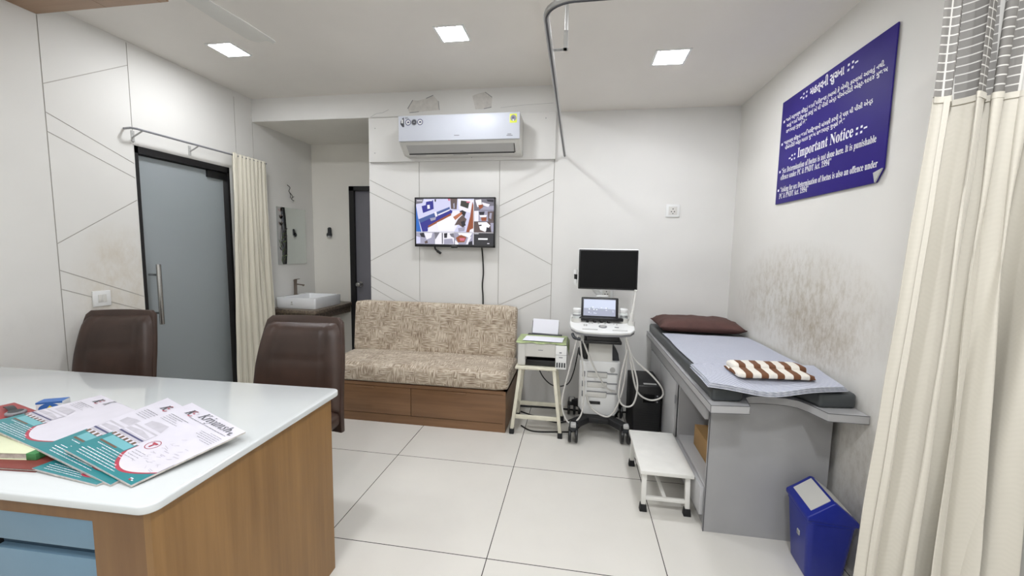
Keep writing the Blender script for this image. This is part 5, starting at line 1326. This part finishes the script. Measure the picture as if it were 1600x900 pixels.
    pg(4, 6, (0.245, 0.11), (0.265, 0.10), (0.285, 0.105), (0.27, 0.12)); 
    if full:
        pg(3, 5, (0.30, 0.085), (0.325, 0.085), (0.325, 0.092), (0.30, 0.092)); pg(3, 5, (0.305, 0.10), (0.32, 0.10), (0.32, 0.107), (0.305, 0.107))
        word(7, ''.join(chr(0x1D434 + ord(c_) - 65) if c_.isupper() else chr(0x1D44E + ord(c_) - 97) for c_ in 'Kriyans'), 0.36, 0.808, 0.125, 0.043, 0.0, 0.0); word(7, 'h', 0.815, 0.878, 0.125, 0.040, 0.0, 0.25)
        pg(7, 5, (0.895, 0.11), (0.93, 0.09), (0.935, 0.10), (0.905, 0.125)); pg(7, 5, (0.91, 0.13), (0.95, 0.125), (0.95, 0.135), (0.915, 0.145))
        pg(8, 5, (0.90, 0.945), (0.935, 0.945), (0.935, 0.955), (0.90, 0.955)); pg(4, 5, (0.905, 0.96), (0.93, 0.96), (0.93, 0.972), (0.905, 0.972)); pg(8, 5, (0.935, 0.96), (0.955, 0.96), (0.955, 0.97), (0.935, 0.97))
    else:
        word(7, chr(0x1D43E), 0.36, 0.43, 0.125, 0.043, 0.006, 0.0)
    build(b, 'print', [M_TEAL, M_TEAL2, M_COVER, M_PRGREY, M_PRRED, M_PRBROWN, M_PRNAVY, M_TEXTD, M_TEXTW], cv, smooth=0)
    return t
fA = folder([(-1.303, 1.167, 0.8635), (-0.995, 1.058, 0.8375), (-1.075, 0.792, 0.8135), (-1.367, 0.852, 0.848)], 0.005, 'topmost white and teal folder, nearest the desk corner, its whole heading showing')
fA['group'] = 'printed medical folders'
fB = folder([(-1.444, 1.203, 0.857), (-1.13, 1.09, 0.831), (-1.131, 0.788, 0.8105), (-1.463, 0.852, 0.8415)], 0.0055, 'white and teal folder lying just under the topmost one', False)
fB['group'] = 'printed medical folders'
fC = folder([(-1.728, 1.198, 0.848), (-1.43, 1.10, 0.8450), (-1.461, 0.856, 0.8355), (-1.80, 0.93, 0.847)], 0.006, 'white and teal folder on the left of the fan, over the green book', False)
fC['group'] = 'printed medical folders'
fD = folder([(-1.36, 1.10, 0.818), (-1.10, 1.02, 0.8145), (-1.165, 0.782, 0.8105), (-1.405, 0.806, 0.8145)], 0.0045, 'teal folder at the bottom of the fan with curled page edges', False)
fD['group'] = 'printed medical folders'

t = thing('green_book', 'cream book with a green spine under the left folder', 'book', (-1.585, 0.905, 0.8147), math.radians(8), None, True)
M_GREEN = mat('green_cloth_spine', '3f7d4a', 0.6, var=0.1); M_CREAM = mat('cream_book_cover', 'cfd3b4', 0.5, var=0.05)
build(MB().box(-0.16, 0.115, -0.08, 0.12, 0.0005, 0.0165, 0.001), 'pages', M_PAGES, t)
build(MB().box(-0.16, 0.10, -0.083, 0.122, 0.0165, 0.0180, 0.0005).box(-0.16, 0.10, -0.083, 0.122, -0.001, 0.0005, 0.0003), 'cover', M_CREAM, t)
build(MB().box(0.10, 0.128, -0.084, 0.123, -0.001, 0.0184, 0.002), 'spine', M_GREEN, t)
t = thing('red_book', 'thin dark red book at the bottom of the pile by the desk edge', 'book', (-1.56, 0.885, 0.8055), math.radians(5), None, True)
M_REDBK = mat('dark_red_book_cover', '7a3a34', 0.5, var=0.1)
build(MB().box(-0.17, 0.16, -0.095, 0.14, 0.0, 0.0015).box(-0.17, 0.16, -0.095, 0.14, 0.0065, 0.008), 'cover', M_REDBK, t)
build(MB().box(-0.168, 0.157, -0.092, 0.138, 0.0015, 0.0065), 'pages', M_PAGES, t)
t = thing('red_diary', 'red diary lying flat behind the left folder', 'book', (-1.88, 1.045, 0.8055), math.radians(-14), None, True)
M_REDD = mat('red_diary_cover', '9c3a3c', 0.45, var=0.1)
build(MB().box(-0.16, 0.12, -0.10, 0.05, 0.0, 0.002, 0.0005).box(-0.16, 0.12, -0.10, 0.05, 0.014, 0.016, 0.0008), 'cover', M_REDD, t)
build(MB().box(-0.158, 0.117, -0.098, 0.049, 0.002, 0.014), 'pages', M_PAGES, t)
t = thing('wristwatch', 'dark grey watch with a round case lying beside the blue box', 'watch', (-1.875, 1.05, 0.8222), math.radians(-20), None, True)
build(MB().lathe([(0.020, 0), (0.025, 0.003), (0.025, 0.009), (0.021, 0.012)], (0, 0, 0), 28), 'case', M_MGREY, t)
build(MB().lathe([(0.019, 0.012), (0.018, 0.0128)], (0, 0, 0), 24), 'dial', M_DKGREY, t)
build(MB().slab(lambda u, v: Vector((-0.023 - 0.085 * u, (v - 0.5) * 0.02, 0.006 + 0.006 * math.sin(u * 3))), 10, 2, 0.003).slab(lambda u, v: Vector((0.023 + 0.028 * u, (v - 0.5) * 0.02, 0.006 - 0.002 * u)), 6, 2, 0.003), 'strap', M_DKGREY, t)
t = thing('small_carton', 'small blue and white carton standing at the far left of the papers', 'box', (-1.822, 1.118, 0.8055), math.radians(28), None, True)
build(MB().box(-0.036, 0.036, -0.020, 0.020, 0, 0.046, 0.001), 'carton', mat('white_carton', 'd5d6d8', 0.5), t)
b = MB(); b.mi = 0
b.poly([(0.030 * math.cos(2 * PI * k / 24), -0.0206, 0.021 + 0.0205 * math.sin(2 * PI * k / 24)) for k in range(24)])
b.poly([(-0.036, -0.0204, 0.040), (0.036, -0.0204, 0.040), (0.036, -0.0204, 0.046), (-0.036, -0.0204, 0.046)]); b.poly([(-0.036, -0.02, 0.0463), (0.036, -0.02, 0.0463), (0.036, 0.02, 0.0463), (-0.036, 0.02, 0.0463)])
b.mi = 1; b.poly([(-0.012, -0.0212, 0.016), (0.016, -0.0212, 0.016), (0.010, -0.0212, 0.026), (0.002, -0.0212, 0.034), (-0.004, -0.0212, 0.027)])
build(b, 'print', [mat('blue_carton_print', '2f63a8', 0.4), mat('yellow_carton_print', 'd8c84a', 0.4)], t, smooth=0)
